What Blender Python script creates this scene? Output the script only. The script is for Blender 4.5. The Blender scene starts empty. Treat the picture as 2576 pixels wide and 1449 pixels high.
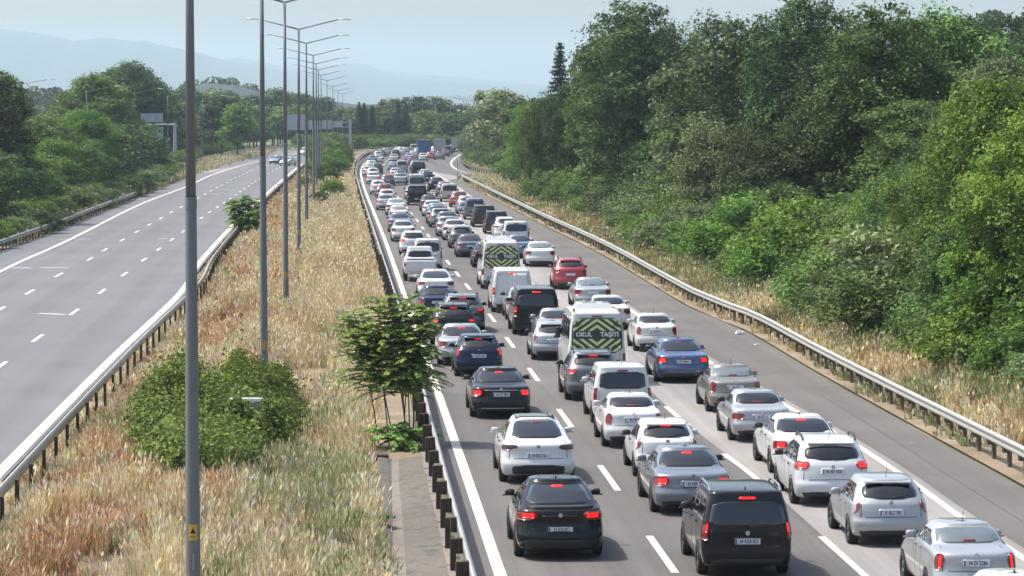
import bpy, math, random
import numpy as np
from mathutils import Vector, Matrix
from mathutils.geometry import tessellate_polygon

random.seed(7)
rng = np.random.default_rng(11)
S = bpy.context.scene
C = S.collection

# ------------------------------------------------------------------ camera
CAM_H = 9.7            # eye above the road, standing on an overpass
FPX = 7800.0           # focal length in units of a 2576 px wide picture
PITCH = math.atan(452.5 / FPX)
YAW = math.atan(433.0 * math.cos(PITCH) / FPX)
cd = bpy.data.cameras.new('camera')
cam = bpy.data.objects.new('camera', cd)
C.objects.link(cam)
cam.location = (0, 0, CAM_H)
cam.rotation_euler = (math.pi / 2 - PITCH, 0, -YAW)
cd.sensor_width = 36.0
cd.lens = 36.0 * FPX / 2576.0
cd.clip_start = 1.0
cd.clip_end = 20000.0
S.camera = cam

# ------------------------------------------------------------------ world, sun, exposure
SUN_EL = math.radians(60)
SUN_AZ = math.radians(-72)       # measured from +Y towards +X: the sun stands to the left and a little ahead
sun_dir = Vector((math.sin(SUN_AZ) * math.cos(SUN_EL), math.cos(SUN_AZ) * math.cos(SUN_EL), math.sin(SUN_EL)))
W = bpy.data.worlds.new('World')
S.world = W
W.use_nodes = True
nt = W.node_tree
nt.nodes.clear()
wo = nt.nodes.new('ShaderNodeOutputWorld')
bg = nt.nodes.new('ShaderNodeBackground')
sky = nt.nodes.new('ShaderNodeTexSky')
sky.sky_type = 'NISHITA'
sky.sun_disc = False
sky.sun_elevation = SUN_EL
sky.sun_rotation = SUN_AZ
sky.altitude = 30
sky.air_density = 1.0
sky.dust_density = 4.0
sky.ozone_density = 1.0
nt.links.new(sky.outputs[0], bg.inputs[0])
nt.links.new(bg.outputs[0], wo.inputs[0])
bg.inputs[1].default_value = 0.15
sl = bpy.data.lights.new('sun', 'SUN')
sl.energy = 3.5
sl.angle = math.radians(0.6)
sl.color = (1.0, 0.955, 0.89)
so = bpy.data.objects.new('sun', sl)
C.objects.link(so)
so.rotation_euler = sun_dir.to_track_quat('Z', 'Y').to_euler()
so.location = (-40, 60, 80)
S.view_settings.view_transform = 'Standard'
S.view_settings.look = 'None'
S.view_settings.gamma = 1
S.view_settings.use_curve_mapping = False
S.view_settings.exposure = 0.82
S.render.engine = 'CYCLES'
S.cycles.max_bounces = 6
S.cycles.diffuse_bounces = 3
S.cycles.transparent_max_bounces = 8
S.cycles.volume_bounces = 1

# ------------------------------------------------------------------ helpers
CP, SP, CY, SY = math.cos(PITCH), math.sin(PITCH), math.cos(YAW), math.sin(YAW)
FW = np.array((SY * CP, CY * CP, -SP))
RT = np.array((CY, -SY, 0.0))
UP = np.array((SY * SP, CY * SP, CP))


def G(px, py, z=0.0):
    """the point of the plane at height z that a surveyed sight line meets"""
    r = FW + RT * (px - 1288) / FPX + UP * (724.5 - py) / FPX
    t = (z - CAM_H) / r[2]
    return (r[0] * t, r[1] * t)


def AT(px, d):
    """lateral position at distance d ahead for a bearing"""
    r = FW + RT * (px - 1288) / FPX
    return r[0] / r[1] * d


def HT(py, d):
    """height of a sight line at distance d"""
    r = FW + UP * (724.5 - py) / FPX
    return CAM_H + r[2] / r[1] * d


def tag(o, label=None, cat=None, group=None, kind=None):
    if label: o['label'] = label
    if cat: o['category'] = cat
    if group: o['group'] = group
    if kind: o['kind'] = kind
    return o


def link(o, parent=None):
    C.objects.link(o)
    if parent is not None:
        o.parent = parent
    return o


def empty(name, loc=(0, 0, 0), rz=0.0):
    o = bpy.data.objects.new(name, None)
    o.empty_display_size = 0.3
    o.location = loc
    o.rotation_euler = (0, 0, rz)
    return link(o)


def mesh_np(name, v, f, smooth=False, col=None):
    """mesh from arrays: v (n,3), f (m,3) or (m,4)"""
    v = np.asarray(v, dtype=np.float32); f = np.asarray(f, dtype=np.int32)
    me = bpy.data.meshes.new(name)
    n, k = len(f), f.shape[1]
    me.vertices.add(len(v)); me.vertices.foreach_set('co', v.ravel())
    me.loops.add(n * k); me.loops.foreach_set('vertex_index', f.ravel())
    me.polygons.add(n)
    me.polygons.foreach_set('loop_start', np.arange(0, n * k, k, dtype=np.int32))
    me.polygons.foreach_set('loop_total', np.full(n, k, dtype=np.int32))
    if smooth:
        me.polygons.foreach_set('use_smooth', np.ones(n, dtype=bool))
    me.update(calc_edges=True)
    if col is not None:
        a = me.color_attributes.new('tint', 'FLOAT_COLOR', 'POINT')
        c = np.ones((len(v), 4), dtype=np.float32); c[:, :3] = col
        a.data.foreach_set('color', c.ravel())
    return me


class MB:
    """collects simple shapes into one mesh"""
    def __init__(self):
        self.v = []; self.f = []

    def add(self, vs, fs):
        n = len(self.v)
        self.v += [tuple(p) for p in vs]
        self.f += [tuple(i + n for i in q) for q in fs]
        return self

    def box(self, c, s, rz=0.0, taper=1.0):
        x, y, z = s[0] / 2, s[1] / 2, s[2] / 2
        cs, sn = math.cos(rz), math.sin(rz)
        P = []
        for zz, t in ((-z, 1.0), (z, taper)):
            for xx, yy in ((-x, -y), (x, -y), (x, y), (-x, y)):
                a, b = xx * t, yy * t
                P.append((c[0] + a * cs - b * sn, c[1] + a * sn + b * cs, c[2] + zz))
        return self.add(P, [(3, 2, 1, 0), (4, 5, 6, 7), (0, 1, 5, 4), (1, 2, 6, 5), (2, 3, 7, 6), (3, 0, 4, 7)])

    def tube(self, p0, p1, r0, r1=None, n=8, caps=True):
        r1 = r0 if r1 is None else r1
        p0, p1 = Vector(p0), Vector(p1)
        d = (p1 - p0).normalized()
        a = d.orthogonal().normalized(); b = d.cross(a)
        P = []
        for p, r in ((p0, r0), (p1, r1)):
            for i in range(n):
                t = 2 * math.pi * i / n
                P.append(p + (a * math.cos(t) + b * math.sin(t)) * r)
        F = [(i, (i + 1) % n, n + (i + 1) % n, n + i) for i in range(n)]
        if caps:
            F += [tuple(reversed(range(n))), tuple(range(n, 2 * n))]
        return self.add(P, F)

    def mesh(self, name, smooth=False):
        me = bpy.data.meshes.new(name)
        me.from_pydata(self.v, [], self.f)
        if smooth:
            for p in me.polygons: p.use_smooth = True
        me.update()
        return me

    def build(self, name, mat, parent=None, smooth=False):
        return put(name, self.mesh(name, smooth), mat, parent)


def put(name, me, mat, parent=None, loc=None):
    o = bpy.data.objects.new(name, me)
    if mat is not None:
        if len(me.materials) == 0:
            me.materials.append(mat)
        if me.materials[0] is not mat:
            o.material_slots[0].link = 'OBJECT'
            o.material_slots[0].material = mat
    if loc is not None: o.location = loc
    return link(o, parent)


# ------------------------------------------------------------------ materials
def new_mat(name):
    m = bpy.data.materials.new(name); m.use_nodes = True
    n = m.node_tree.nodes; l = m.node_tree.links
    return m, n, l, n['Principled BSDF']


def setp(b, **k):
    for a, v in k.items():
        b.inputs[a.replace('_', ' ')].default_value = v


def simple(name, col, rough=0.6, metal=0.0, spec=0.5, coat=0.0, emit=None, es=0.0, var=0.0, scale=3.0):
    m, n, l, b = new_mat(name)
    b.inputs['Base Color'].default_value = (*col, 1)
    b.inputs['Roughness'].default_value = rough
    b.inputs['Metallic'].default_value = metal
    b.inputs['Specular IOR Level'].default_value = spec
    b.inputs['Coat Weight'].default_value = coat
    b.inputs['Coat Roughness'].default_value = 0.06
    if emit:
        b.inputs['Emission Color'].default_value = (*emit, 1)
        b.inputs['Emission Strength'].default_value = es
    if var > 0:
        tc = n.new('ShaderNodeTexCoord'); nz = n.new('ShaderNodeTexNoise'); mx = n.new('ShaderNodeMix')
        nz.inputs['Scale'].default_value = scale; nz.inputs['Detail'].default_value = 6
        mx.data_type = 'RGBA'
        mx.inputs['A'].default_value = (*[c * (1 - var) for c in col], 1)
        mx.inputs['B'].default_value = (*[min(1, c * (1 + var)) for c in col], 1)
        l.new(tc.outputs['Object'], nz.inputs['Vector']); l.new(nz.outputs['Fac'], mx.inputs['Factor'])
        l.new(mx.outputs['Result'], b.inputs['Base Color'])
    return m


def ramp(n, stops):
    r = n.new('ShaderNodeValToRGB')
    e = r.color_ramp.elements
    while len(e) < len(stops): e.new(0.5)
    for i, (p, c) in enumerate(stops):
        e[i].position = p; e[i].color = (*c, 1)
    return r


def surface_mat(name, base, fine=0.25, big=0.2, patch=None, rough=0.85, streak=0.0, bump=0.15, lanes=None):
    """worn ground surface: grain, large blotches, streaks along the road"""
    m, n, l, b = new_mat(name)
    geo = n.new('ShaderNodeNewGeometry')
    def noise(scale, detail=5, vec=None, rgh=0.6):
        z = n.new('ShaderNodeTexNoise'); z.inputs['Scale'].default_value = scale; z.inputs['Detail'].default_value = detail
        z.inputs['Roughness'].default_value = rgh
        l.new(vec if vec is not None else geo.outputs['Position'], z.inputs['Vector']); return z
    f1 = noise(9.0, 8, None, 0.75); f2 = noise(0.12, 5)
    r1 = ramp(n, [(0.3, (1 - fine,) * 3), (0.7, (1 + fine,) * 3)]); l.new(f1.outputs['Fac'], r1.inputs['Fac'])
    r2 = ramp(n, [(0.35, (1 - big,) * 3), (0.65, (1 + big,) * 3)]); l.new(f2.outputs['Fac'], r2.inputs['Fac'])
    def mul(a, c):
        x = n.new('ShaderNodeMix'); x.data_type = 'RGBA'; x.blend_type = 'MULTIPLY'; x.inputs['Factor'].default_value = 1
        l.new(a, x.inputs['A']); l.new(c, x.inputs['B']); return x.outputs['Result']
    rgb = n.new('ShaderNodeRGB'); rgb.outputs[0].default_value = (*base, 1)
    out = mul(mul(rgb.outputs[0], r1.outputs[0]), r2.outputs[0])
    if streak > 0:
        mp = n.new('ShaderNodeMapping'); mp.inputs['Scale'].default_value = (1.3, 0.012, 1)
        l.new(geo.outputs['Position'], mp.inputs['Vector'])
        f3 = noise(1.0, 4, mp.outputs[0]); r3 = ramp(n, [(0.35, (1 - streak,) * 3), (0.65, (1 + streak,) * 3)])
        l.new(f3.outputs['Fac'], r3.inputs['Fac']); out = mul(out, r3.outputs[0])
    if lanes:      # oil darkened strip down the middle of each lane, paler wheel tracks beside it
        x0, lw, amp = lanes
        sx = n.new('ShaderNodeSeparateXYZ'); l.new(geo.outputs['Position'], sx.inputs[0])
        m1 = n.new('ShaderNodeMath'); m1.operation = 'MULTIPLY_ADD'; m1.inputs[1].default_value = 2 * math.pi / lw; m1.inputs[2].default_value = -2 * math.pi * x0 / lw
        l.new(sx.outputs[0], m1.inputs[0])
        m2 = n.new('ShaderNodeMath'); m2.operation = 'COSINE'; l.new(m1.outputs[0], m2.inputs[0])
        m3 = n.new('ShaderNodeMapRange'); m3.inputs['From Min'].default_value = .1; m3.inputs['From Max'].default_value = 1.0; m3.inputs['To Min'].default_value = 1.0; m3.inputs['To Max'].default_value = 1 - amp
        l.new(m2.outputs[0], m3.inputs['Value'])
        cx_ = n.new('ShaderNodeCombineXYZ')
        for i_ in range(3): l.new(m3.outputs[0], cx_.inputs[i_])
        out = mul(out, cx_.outputs[0])
    if patch:
        pc, sc, th = patch
        f4 = noise(sc, 7); r4 = ramp(n, [(th, (0, 0, 0)), (min(0.99, th + 0.1), (1, 1, 1))]); l.new(f4.outputs['Fac'], r4.inputs['Fac'])
        x = n.new('ShaderNodeMix'); x.data_type = 'RGBA'; l.new(r4.outputs[0], x.inputs['Factor'])
        l.new(out, x.inputs['A']); x.inputs['B'].default_value = (*pc, 1); out = x.outputs['Result']
    l.new(out, b.inputs['Base Color'])
    b.inputs['Roughness'].default_value = rough
    b.inputs['Specular IOR Level'].default_value = 0.3
    if bump:
        bp = n.new('ShaderNodeBump'); bp.inputs['Strength'].default_value = bump; bp.inputs['Distance'].default_value = 0.03
        l.new(f1.outputs['Fac'], bp.inputs['Height']); l.new(bp.outputs[0], b.inputs['Normal'])
    return m


def leaf_mat(name, c_dark, c_light, trans=0.25, objvar=0.42, rough=0.55):
    """leaf colour from the per-leaf tint, shifted a little from plant to plant"""
    m, n, l, b = new_mat(name)
    at = n.new('ShaderNodeAttribute'); at.attribute_name = 'tint'
    oi = n.new('ShaderNodeObjectInfo')
    mx = n.new('ShaderNodeMix'); mx.data_type = 'RGBA'
    mx.inputs['A'].default_value = (*c_dark, 1); mx.inputs['B'].default_value = (*c_light, 1)
    sep = n.new('ShaderNodeSeparateColor'); l.new(at.outputs['Color'], sep.inputs[0])
    l.new(sep.outputs[0], mx.inputs['Factor'])
    hs = n.new('ShaderNodeHueSaturation')
    mr = n.new('ShaderNodeMapRange'); mr.inputs['To Min'].default_value = 1 - objvar; mr.inputs['To Max'].default_value = 1 + objvar
    l.new(oi.outputs['Random'], mr.inputs['Value'])
    l.new(mr.outputs[0], hs.inputs['Value'])
    m2 = n.new('ShaderNodeMath'); m2.operation = 'MULTIPLY_ADD'; m2.inputs[1].default_value = 7.31; m2.inputs[2].default_value = 0.0
    fr = n.new('ShaderNodeMath'); fr.operation = 'FRACT'; l.new(oi.outputs['Random'], m2.inputs[0]); l.new(m2.outputs[0], fr.inputs[0])
    mh = n.new('ShaderNodeMapRange'); mh.inputs['To Min'].default_value = 0.475; mh.inputs['To Max'].default_value = 0.515
    l.new(fr.outputs[0], mh.inputs['Value']); l.new(mh.outputs[0], hs.inputs['Hue'])
    l.new(mx.outputs['Result'], hs.inputs['Color'])
    l.new(hs.outputs[0], b.inputs['Base Color'])
    b.inputs['Roughness'].default_value = rough; b.inputs['Specular IOR Level'].default_value = 0.12
    tr = n.new('ShaderNodeBsdfTranslucent'); l.new(hs.outputs[0], tr.inputs['Color'])
    ms = n.new('ShaderNodeMixShader'); ms.inputs[0].default_value = trans
    l.new(b.outputs[0], ms.inputs[1]); l.new(tr.outputs[0], ms.inputs[2])
    l.new(ms.outputs[0], n['Material Output'].inputs['Surface'])
    return m


def blade_mat(name):
    m, n, l, b = new_mat(name)
    at = n.new('ShaderNodeAttribute'); at.attribute_name = 'tint'
    l.new(at.outputs['Color'], b.inputs['Base Color'])
    b.inputs['Roughness'].default_value = 0.7; b.inputs['Specular IOR Level'].default_value = 0.2
    tr = n.new('ShaderNodeBsdfTranslucent'); l.new(at.outputs['Color'], tr.inputs['Color'])
    ms = n.new('ShaderNodeMixShader'); ms.inputs[0].default_value = 0.3
    l.new(b.outputs[0], ms.inputs[1]); l.new(tr.outputs[0], ms.inputs[2])
    l.new(ms.outputs[0], n['Material Output'].inputs['Surface'])
    return m


M = {}
M['asphalt_left'] = surface_mat('asphalt_left', (0.120, 0.123, 0.126), 0.12, 0.07, None, 0.8, 0.06, 0.1, (-10.8, 3.75, .10))
M['asphalt_right'] = surface_mat('asphalt_right', (0.098, 0.092, 0.086), 0.16, 0.12, ((0.075, 0.07, 0.066), 0.45, 0.66), 0.85, 0.17, 0.12, (5.1, 3.8, .13))
M['shoulder'] = surface_mat('shoulder', (0.105, 0.098, 0.090), 0.14, 0.12, ((0.16, 0.148, 0.132), 0.5, 0.62), 0.9, 0.08, 0.12)
M['concrete_lane'] = surface_mat('concrete_lane', (0.215, 0.206, 0.195), 0.10, 0.10, None, 0.85, 0.17, 0.08, (12.7, 3.8, .16))
M['paint'] = surface_mat('road_paint', (0.52, 0.485, 0.41), 0.12, 0.12, ((0.40, 0.37, 0.31), 2.5, 0.62), 0.7, 0.0, 0.05)
M['paint_worn'] = surface_mat('road_paint_worn', (0.36, 0.36, 0.34), 0.15, 0.2, None, 0.8, 0.0, 0.05)
M['soil'] = surface_mat('soil', (0.19, 0.145, 0.095), 0.35, 0.25, ((0.26, 0.22, 0.165), 0.35, 0.55), 0.95, 0.0, 0.6)
M['ground'] = surface_mat('ground', (0.10, 0.105, 0.05), 0.35, 0.3, ((0.22, 0.17, 0.09), 0.06, 0.56), 0.95, 0.0, 0.5)
M['drain'] = surface_mat('drain_concrete', (0.105, 0.092, 0.078), 0.3, 0.2, ((0.065, 0.072, 0.06), 1.8, 0.52), 0.9, 0.0, 0.35)
M['drain_light'] = surface_mat('drain_concrete_clean', (0.155, 0.138, 0.117), 0.25, 0.2, ((0.12, 0.10, 0.08), 2.2, 0.55), 0.9, 0.0, 0.3)
M['galv'] = simple('galvanised_steel', (0.36, 0.355, 0.32), 0.5, 0.35, 0.5, var=0.18, scale=0.8)
M['galv_dull'] = simple('dull_galvanised_steel', (0.33, 0.32, 0.28), 0.6, 0.25, 0.5, var=0.25, scale=1.5)
M['rust'] = simple('rusty_steel', (0.055, 0.040, 0.032), 0.8, 0.1, 0.3, var=0.4, scale=3)
M['rust_light'] = simple('weathered_steel', (0.12, 0.095, 0.07), 0.8, 0.1, 0.3, var=0.4, scale=3)
M['pole'] = simple('pole_steel', (0.15, 0.165, 0.175), 0.55, 0.2, 0.4, var=0.12, scale=1.2)
M['lamp'] = simple('lamp_housing', (0.42, 0.43, 0.43), 0.4, 0.3)
M['yellow'] = simple('yellow_sticker', (0.55, 0.33, 0.03), 0.6)
M['sign_back'] = simple('sign_back', (0.36, 0.38, 0.41), 0.6, 0.2, var=0.12, scale=0.6)
M['bark'] = simple('bark', (0.075, 0.06, 0.045), 0.9, var=0.4, scale=4)
M['glass'] = simple('car_glass', (0.006, 0.008, 0.010), 0.045, 0.0, 1.0)
M['glass'].node_tree.nodes['Principled BSDF'].inputs['IOR'].default_value = 1.42
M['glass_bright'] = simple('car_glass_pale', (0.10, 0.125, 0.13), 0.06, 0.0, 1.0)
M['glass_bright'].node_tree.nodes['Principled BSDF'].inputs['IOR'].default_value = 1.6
M['black'] = simple('black_plastic', (0.018, 0.018, 0.019), 0.55)
M['tyre'] = simple('tyre_rubber', (0.014, 0.014, 0.014), 0.85)
M['rim'] = simple('alloy_rim', (0.38, 0.38, 0.39), 0.35, 0.7)
M['rim_dark'] = simple('dark_rim', (0.06, 0.06, 0.065), 0.4, 0.5)
M['chrome'] = simple('chrome', (0.6, 0.6, 0.6), 0.2, 1.0)
M['lens'] = simple('red_lens', (0.17, 0.009, 0.010), 0.15, 0.0, 0.6, coat=0.5)
M['lens_dark'] = simple('dark_lens', (0.05, 0.012, 0.014), 0.15, 0.0, 0.6, coat=0.5)
M['lens_on'] = simple('lit_brake_lens', (0.45, 0.01, 0.01), 0.2, emit=(1.0, 0.018, 0.012), es=0.75)
M['lens_off_high'] = simple('high_lens', (0.14, 0.012, 0.012), 0.3)
M['lens_white'] = simple('clear_lens', (0.55, 0.55, 0.55), 0.15, coat=0.6)
M['amber'] = simple('amber_lens', (0.55, 0.16, 0.02), 0.2)
M['plate'] = simple('plate_white', (0.55, 0.57, 0.6), 0.5)
M['plate_blue'] = simple('plate_blue', (0.03, 0.06, 0.25), 0.5)
M['ink'] = simple('ink', (0.012, 0.012, 0.014), 0.6)
M['sign_white'] = simple('sign_white', (0.75, 0.75, 0.74), 0.5)
M['chev_dark'] = simple('chevron_dark', (0.022, 0.04, 0.035), 0.3)
M['chev_light'] = simple('chevron_pale_green', (0.58, 0.62, 0.24), 0.45)
M['seam'] = simple('panel_gap', (0.03, 0.03, 0.032), 0.7)
PAINTS = {
    'white': ((0.53, 0.54, 0.535), 0.0), 'dirty_white': ((0.50, 0.50, 0.465), 0.0), 'silver': ((0.33, 0.345, 0.355), 0.35),
    'grey': ((0.14, 0.155, 0.18), 0.35), 'dark_grey': ((0.07, 0.075, 0.085), 0.3), 'black': ((0.012, 0.012, 0.014), 0.0),
    'navy': ((0.012, 0.018, 0.042), 0.2), 'blue': ((0.035, 0.07, 0.16), 0.3), 'steel_blue': ((0.10, 0.15, 0.23), 0.35),
    'red': ((0.30, 0.012, 0.02), 0.15), 'orange_red': ((0.42, 0.07, 0.035), 0.1), 'bronze': ((0.20, 0.185, 0.155), 0.4), 'beige': ((0.46, 0.42, 0.35), 0.2),
    'pale_green': ((0.50, 0.55, 0.49), 0.2), 'purple': ((0.33, 0.25, 0.5), 0.2), 'maroon': ((0.12, 0.02, 0.03), 0.1),
    'truck_blue': ((0.03, 0.10, 0.27), 0.0), 'dark_brown': ((0.055, 0.048, 0.042), 0.2), 'green_dark': ((0.03, 0.06, 0.06), 0.2)}
for k, (c, mt) in PAINTS.items():
    dk = max(c) < .08
    M['p_' + k] = simple('paint_' + k, c, 0.14 if dk else 0.38, mt, 0.22 if dk else 0.5, coat=0.12 if dk else 0.9, var=0.04, scale=1.5)
def add_dust(m, amt=1.0):
    """road dust thrown up over the sills and bumpers"""
    n = m.node_tree.nodes; l = m.node_tree.links; b = n['Principled BSDF']
    src = b.inputs['Base Color'].links[0].from_socket
    tc = n.new('ShaderNodeTexCoord'); sp = n.new('ShaderNodeSeparateXYZ'); l.new(tc.outputs['Object'], sp.inputs[0])
    mr = n.new('ShaderNodeMapRange'); mr.inputs['From Min'].default_value = .85; mr.inputs['From Max'].default_value = .2
    mr.inputs['To Min'].default_value = .03 * amt; mr.inputs['To Max'].default_value = .3 * amt; l.new(sp.outputs[2], mr.inputs['Value'])
    nz = n.new('ShaderNodeTexNoise'); nz.inputs['Scale'].default_value = 4; nz.inputs['Detail'].default_value = 6
    oi = n.new('ShaderNodeObjectInfo'); va = n.new('ShaderNodeVectorMath'); va.operation = 'ADD'
    l.new(tc.outputs['Object'], va.inputs[0]); l.new(oi.outputs['Random'], va.inputs[1]); l.new(va.outputs[0], nz.inputs['Vector'])
    mu = n.new('ShaderNodeMath'); mu.operation = 'MULTIPLY'; l.new(mr.outputs[0], mu.inputs[0]); l.new(nz.outputs['Fac'], mu.inputs[1])
    mx = n.new('ShaderNodeMix'); mx.data_type = 'RGBA'; l.new(mu.outputs[0], mx.inputs['Factor'])
    l.new(src, mx.inputs['A']); mx.inputs['B'].default_value = (.23, .205, .175, 1); l.new(mx.outputs['Result'], b.inputs['Base Color'])


for k in PAINTS: add_dust(M['p_' + k], .12 if max(PAINTS[k][0]) < .08 else 1.0)
M['blade'] = blade_mat('grass_blades')
M['leaf_a'] = leaf_mat('leaves_broad', (0.020, 0.046, 0.014), (0.155, 0.25, 0.06))
M['leaf_b'] = leaf_mat('leaves_dark', (0.013, 0.031, 0.013), (0.105, 0.165, 0.052))
M['leaf_c'] = leaf_mat('leaves_bright', (0.030, 0.070, 0.012), (0.19, 0.315, 0.055), 0.32, 0.2)
M['leaf_d'] = leaf_mat('needles', (0.014, 0.028, 0.018), (0.05, 0.075, 0.04), 0.1, 0.2)
M['leaf_e'] = leaf_mat('leaves_grey_green', (0.038, 0.066, 0.028), (0.20, 0.27, 0.11))
M['leaf_g'] = leaf_mat('feather_leaflets', (0.06, 0.13, 0.028), (0.30, 0.44, 0.10), 0.35, 0.1)
M['leaf_f'] = leaf_mat('leaflets_deep', (0.035, 0.08, 0.016), (0.18, 0.275, 0.055), 0.25, 0.1)

# ================================================================== THE SETTING
def P(*pts):
    return [G(*p) for p in pts]


def smooth_line(pts, step=6.0):
    """Catmull-Rom through ground points, resampled"""
    p = [np.array(q, float) for q in pts]
    p = [2 * p[0] - p[1]] + p + [2 * p[-1] - p[-2]]
    out = []
    for i in range(1, len(p) - 2):
        a, b, c, d = p[i - 1:i + 3]
        n = max(2, int(np.linalg.norm(c - b) / step))
        for k in range(n):
            t = k / n
            out.append(0.5 * ((2 * b) + (c - a) * t + (2 * a - 5 * b + 4 * c - d) * t * t + (3 * b - a - 3 * c + d) * t ** 3))
    out.append(p[-2])
    return np.array(out)


def polygon(name, pts, z, mat, kind='structure', parent=None):
    v3 = [Vector((x, y, 0)) for x, y in pts]
    tris = tessellate_polygon([v3])
    me = bpy.data.meshes.new(name)
    me.from_pydata([(x, y, z) for x, y in pts], [], [tuple(t) for t in tris])
    me.update()
    if sum(p.normal.z * p.area for p in me.polygons) < 0:
        me.flip_normals()
    o = put(name, me, mat, parent)
    if kind and parent is None: o['kind'] = kind
    return o


def strip(name, line, w0, w1, z, mat, parent=None, kind='structure'):
    """flat band beside a line, between the offsets w0 and w1 to its right"""
    L = np.asarray(line)
    t = np.gradient(L, axis=0); t /= np.linalg.norm(t, axis=1)[:, None]
    nrm = np.stack([t[:, 1], -t[:, 0]], 1)
    a = L + nrm * w0; b = L + nrm * w1
    n = len(L)
    v = np.zeros((2 * n, 3)); v[:n, :2] = a; v[n:, :2] = b; v[:, 2] = z
    f = [(i, n + i, n + i + 1, i + 1) for i in range(n - 1)]
    o = put(name, mesh_np(name, v, f), mat, parent)
    if kind and parent is None: o['kind'] = kind
    return o


ground = put('ground', mesh_np('ground', [(-3700, -60, -0.12), (3700, -60, -0.12), (3700, 12700, -0.12), (-3700, 12700, -0.12)], [(0, 1, 2, 3)]), M['ground'])
ground['kind'] = 'structure'

# right carriageway -------------------------------------------------
R_LEFT = [(2.52, 20), (2.56, 62)] + P((1079, 1094), (1037, 916), (947, 622), (925, 551), (903, 479), (896, 442), (899, 420), (909, 404), (925, 392), (959, 383), (1013, 376), (1060, 371.5), (1130, 368), (1200, 365.5))
R_RIGHT_NEAR = [(17.4, 20), (17.4, 80)] + P((2225, 1036), (2021, 921), (1860, 826), (1720, 767), (1500, 635), (1332, 550), (1150, 453))
RAMP_NEAR_EDGE = P((1150, 448), (1160, 441.5), (1180, 439.5), (1250, 446), (1330, 458))
RAMP_FAR_EDGE = P((1330, 449), (1242, 441.5), (1205, 434.5), (1173, 424), (1160, 412), (1156, 402), (1163, 393), (1185, 386), (1240, 380.5))
rl = smooth_line(R_LEFT)
right_poly = [tuple(p) for p in rl] + P((1240, 368))[:1] + list(reversed(RAMP_FAR_EDGE)) + list(reversed(RAMP_NEAR_EDGE)) + list(reversed(R_RIGHT_NEAR))
road_r = polygon('road_right_carriageway', right_poly, 0.0, M['asphalt_right'])

# edge line, lane lines of the right carriageway
L_EDGE = smooth_line([(3.29, 20), (3.30, 62)] + P((1152, 1134), (1077, 916), (975, 622), (940, 533), (919, 481), (908.5, 442), (910, 424), (921, 410), (940, 398), (972, 388), (1022, 380)))
edge_r1 = strip('edge_line', L_EDGE, -0.13, 0.13, 0.012, M['paint'], road_r)
LANE_A = smooth_line([(6.95, 20), (6.96, 62)] + P((1530, 1200), (1420, 1050), (1340, 940), (1205, 757), (1127, 660), (1074, 588), (1048, 553.5), (1026, 526), (980, 470), (962, 440), (963, 420), (977, 402), (1003, 390), (1040, 383)))
LANE_B = smooth_line([(10.85, 20), (10.85, 62)] + P((1880, 1185), (1700, 1045), (1345, 720), (1240, 625), (1140, 535), (1080, 478), (1050, 444), (1043, 420), (1050, 402), (1080, 390)))
EDGE_R = smooth_line([(14.6, 20), (14.7, 62)] + P((2400, 1290), (2170, 1130), (1800, 920), (1600, 790), (1400, 651), (1290, 573), (1190, 500), (1110, 446), (1066, 426.3)))
edge_r2 = strip('edge_line', EDGE_R, -0.10, 0.10, 0.012, M['paint'], road_r)
# pale concrete lane between lane line B and the right edge line
n = min(len(LANE_B), len(EDGE_R))
ys = np.arange(20, 470, 5.0)
xb = np.interp(ys, LANE_B[:, 1], LANE_B[:, 0]) + 0.05; xe = np.interp(ys, EDGE_R[:, 1], EDGE_R[:, 0]) + 0.35
far = ys > 330
xb[far] = np.interp(ys[far], [330, 470], [xb[~far][-1], xb[~far][-1] + 0.6])
polygon('concrete_lane_surface', list(zip(xb, ys)) + list(zip(xe[::-1], ys[::-1])), 0.004, M['concrete_lane'], None, road_r)
polygon('merge_area_surface', P((1067, 425.5), (1100, 434), (1150, 443), (1152, 449), (1108, 455), (1070, 452), (1040, 450)), 0.006, M['concrete_lane'], None, road_r)
xs = np.interp(ys, EDGE_R[:, 1], EDGE_R[:, 0])
sh_r = [tuple(q) for q in smooth_line(R_RIGHT_NEAR) if q[1] < 398]
polygon('shoulder_surface', [(x + 0.36, y) for x, y in zip(xs, ys) if y < 395] + list(reversed(sh_r)), 0.004, M['shoulder'], None, road_r)
ramp_line = smooth_line(P((1163.4, 386.8), (1150, 394), (1140, 401.7), (1134.5, 410), (1138.5, 419), (1151.8, 428)), 4)
strip('ramp_edge_line', ramp_line, -0.17, 0.17, 0.012, M['paint'], road_r)
strip('ramp_edge_line', smooth_line(P((1152.5, 428.4), (1173, 434.5), (1210, 440), (1250, 443)), 4), -0.12, 0.12, 0.012, M['paint_worn'], road_r)


def dashes(line, road, starts, length, w, mat):
    L = np.asarray(line); s = np.concatenate([[0], np.cumsum(np.linalg.norm(np.diff(L, axis=0), axis=1))])
    for a in starts:
        if a + length > s[-1]: break
        ss = np.array([a, a + length / 2, a + length])
        x = np.interp(ss, s, L[:, 0]); y = np.interp(ss, s, L[:, 1])
        strip('lane_dash', np.stack([x, y], 1), -w / 2, w / 2, 0.012, mat, road)


def starts_from(line, ys0):
    L = np.asarray(line); s = np.concatenate([[0], np.cumsum(np.linalg.norm(np.diff(L, axis=0), axis=1))])
    return [float(np.interp(y, L[:, 1], s)) for y in ys0]


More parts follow.
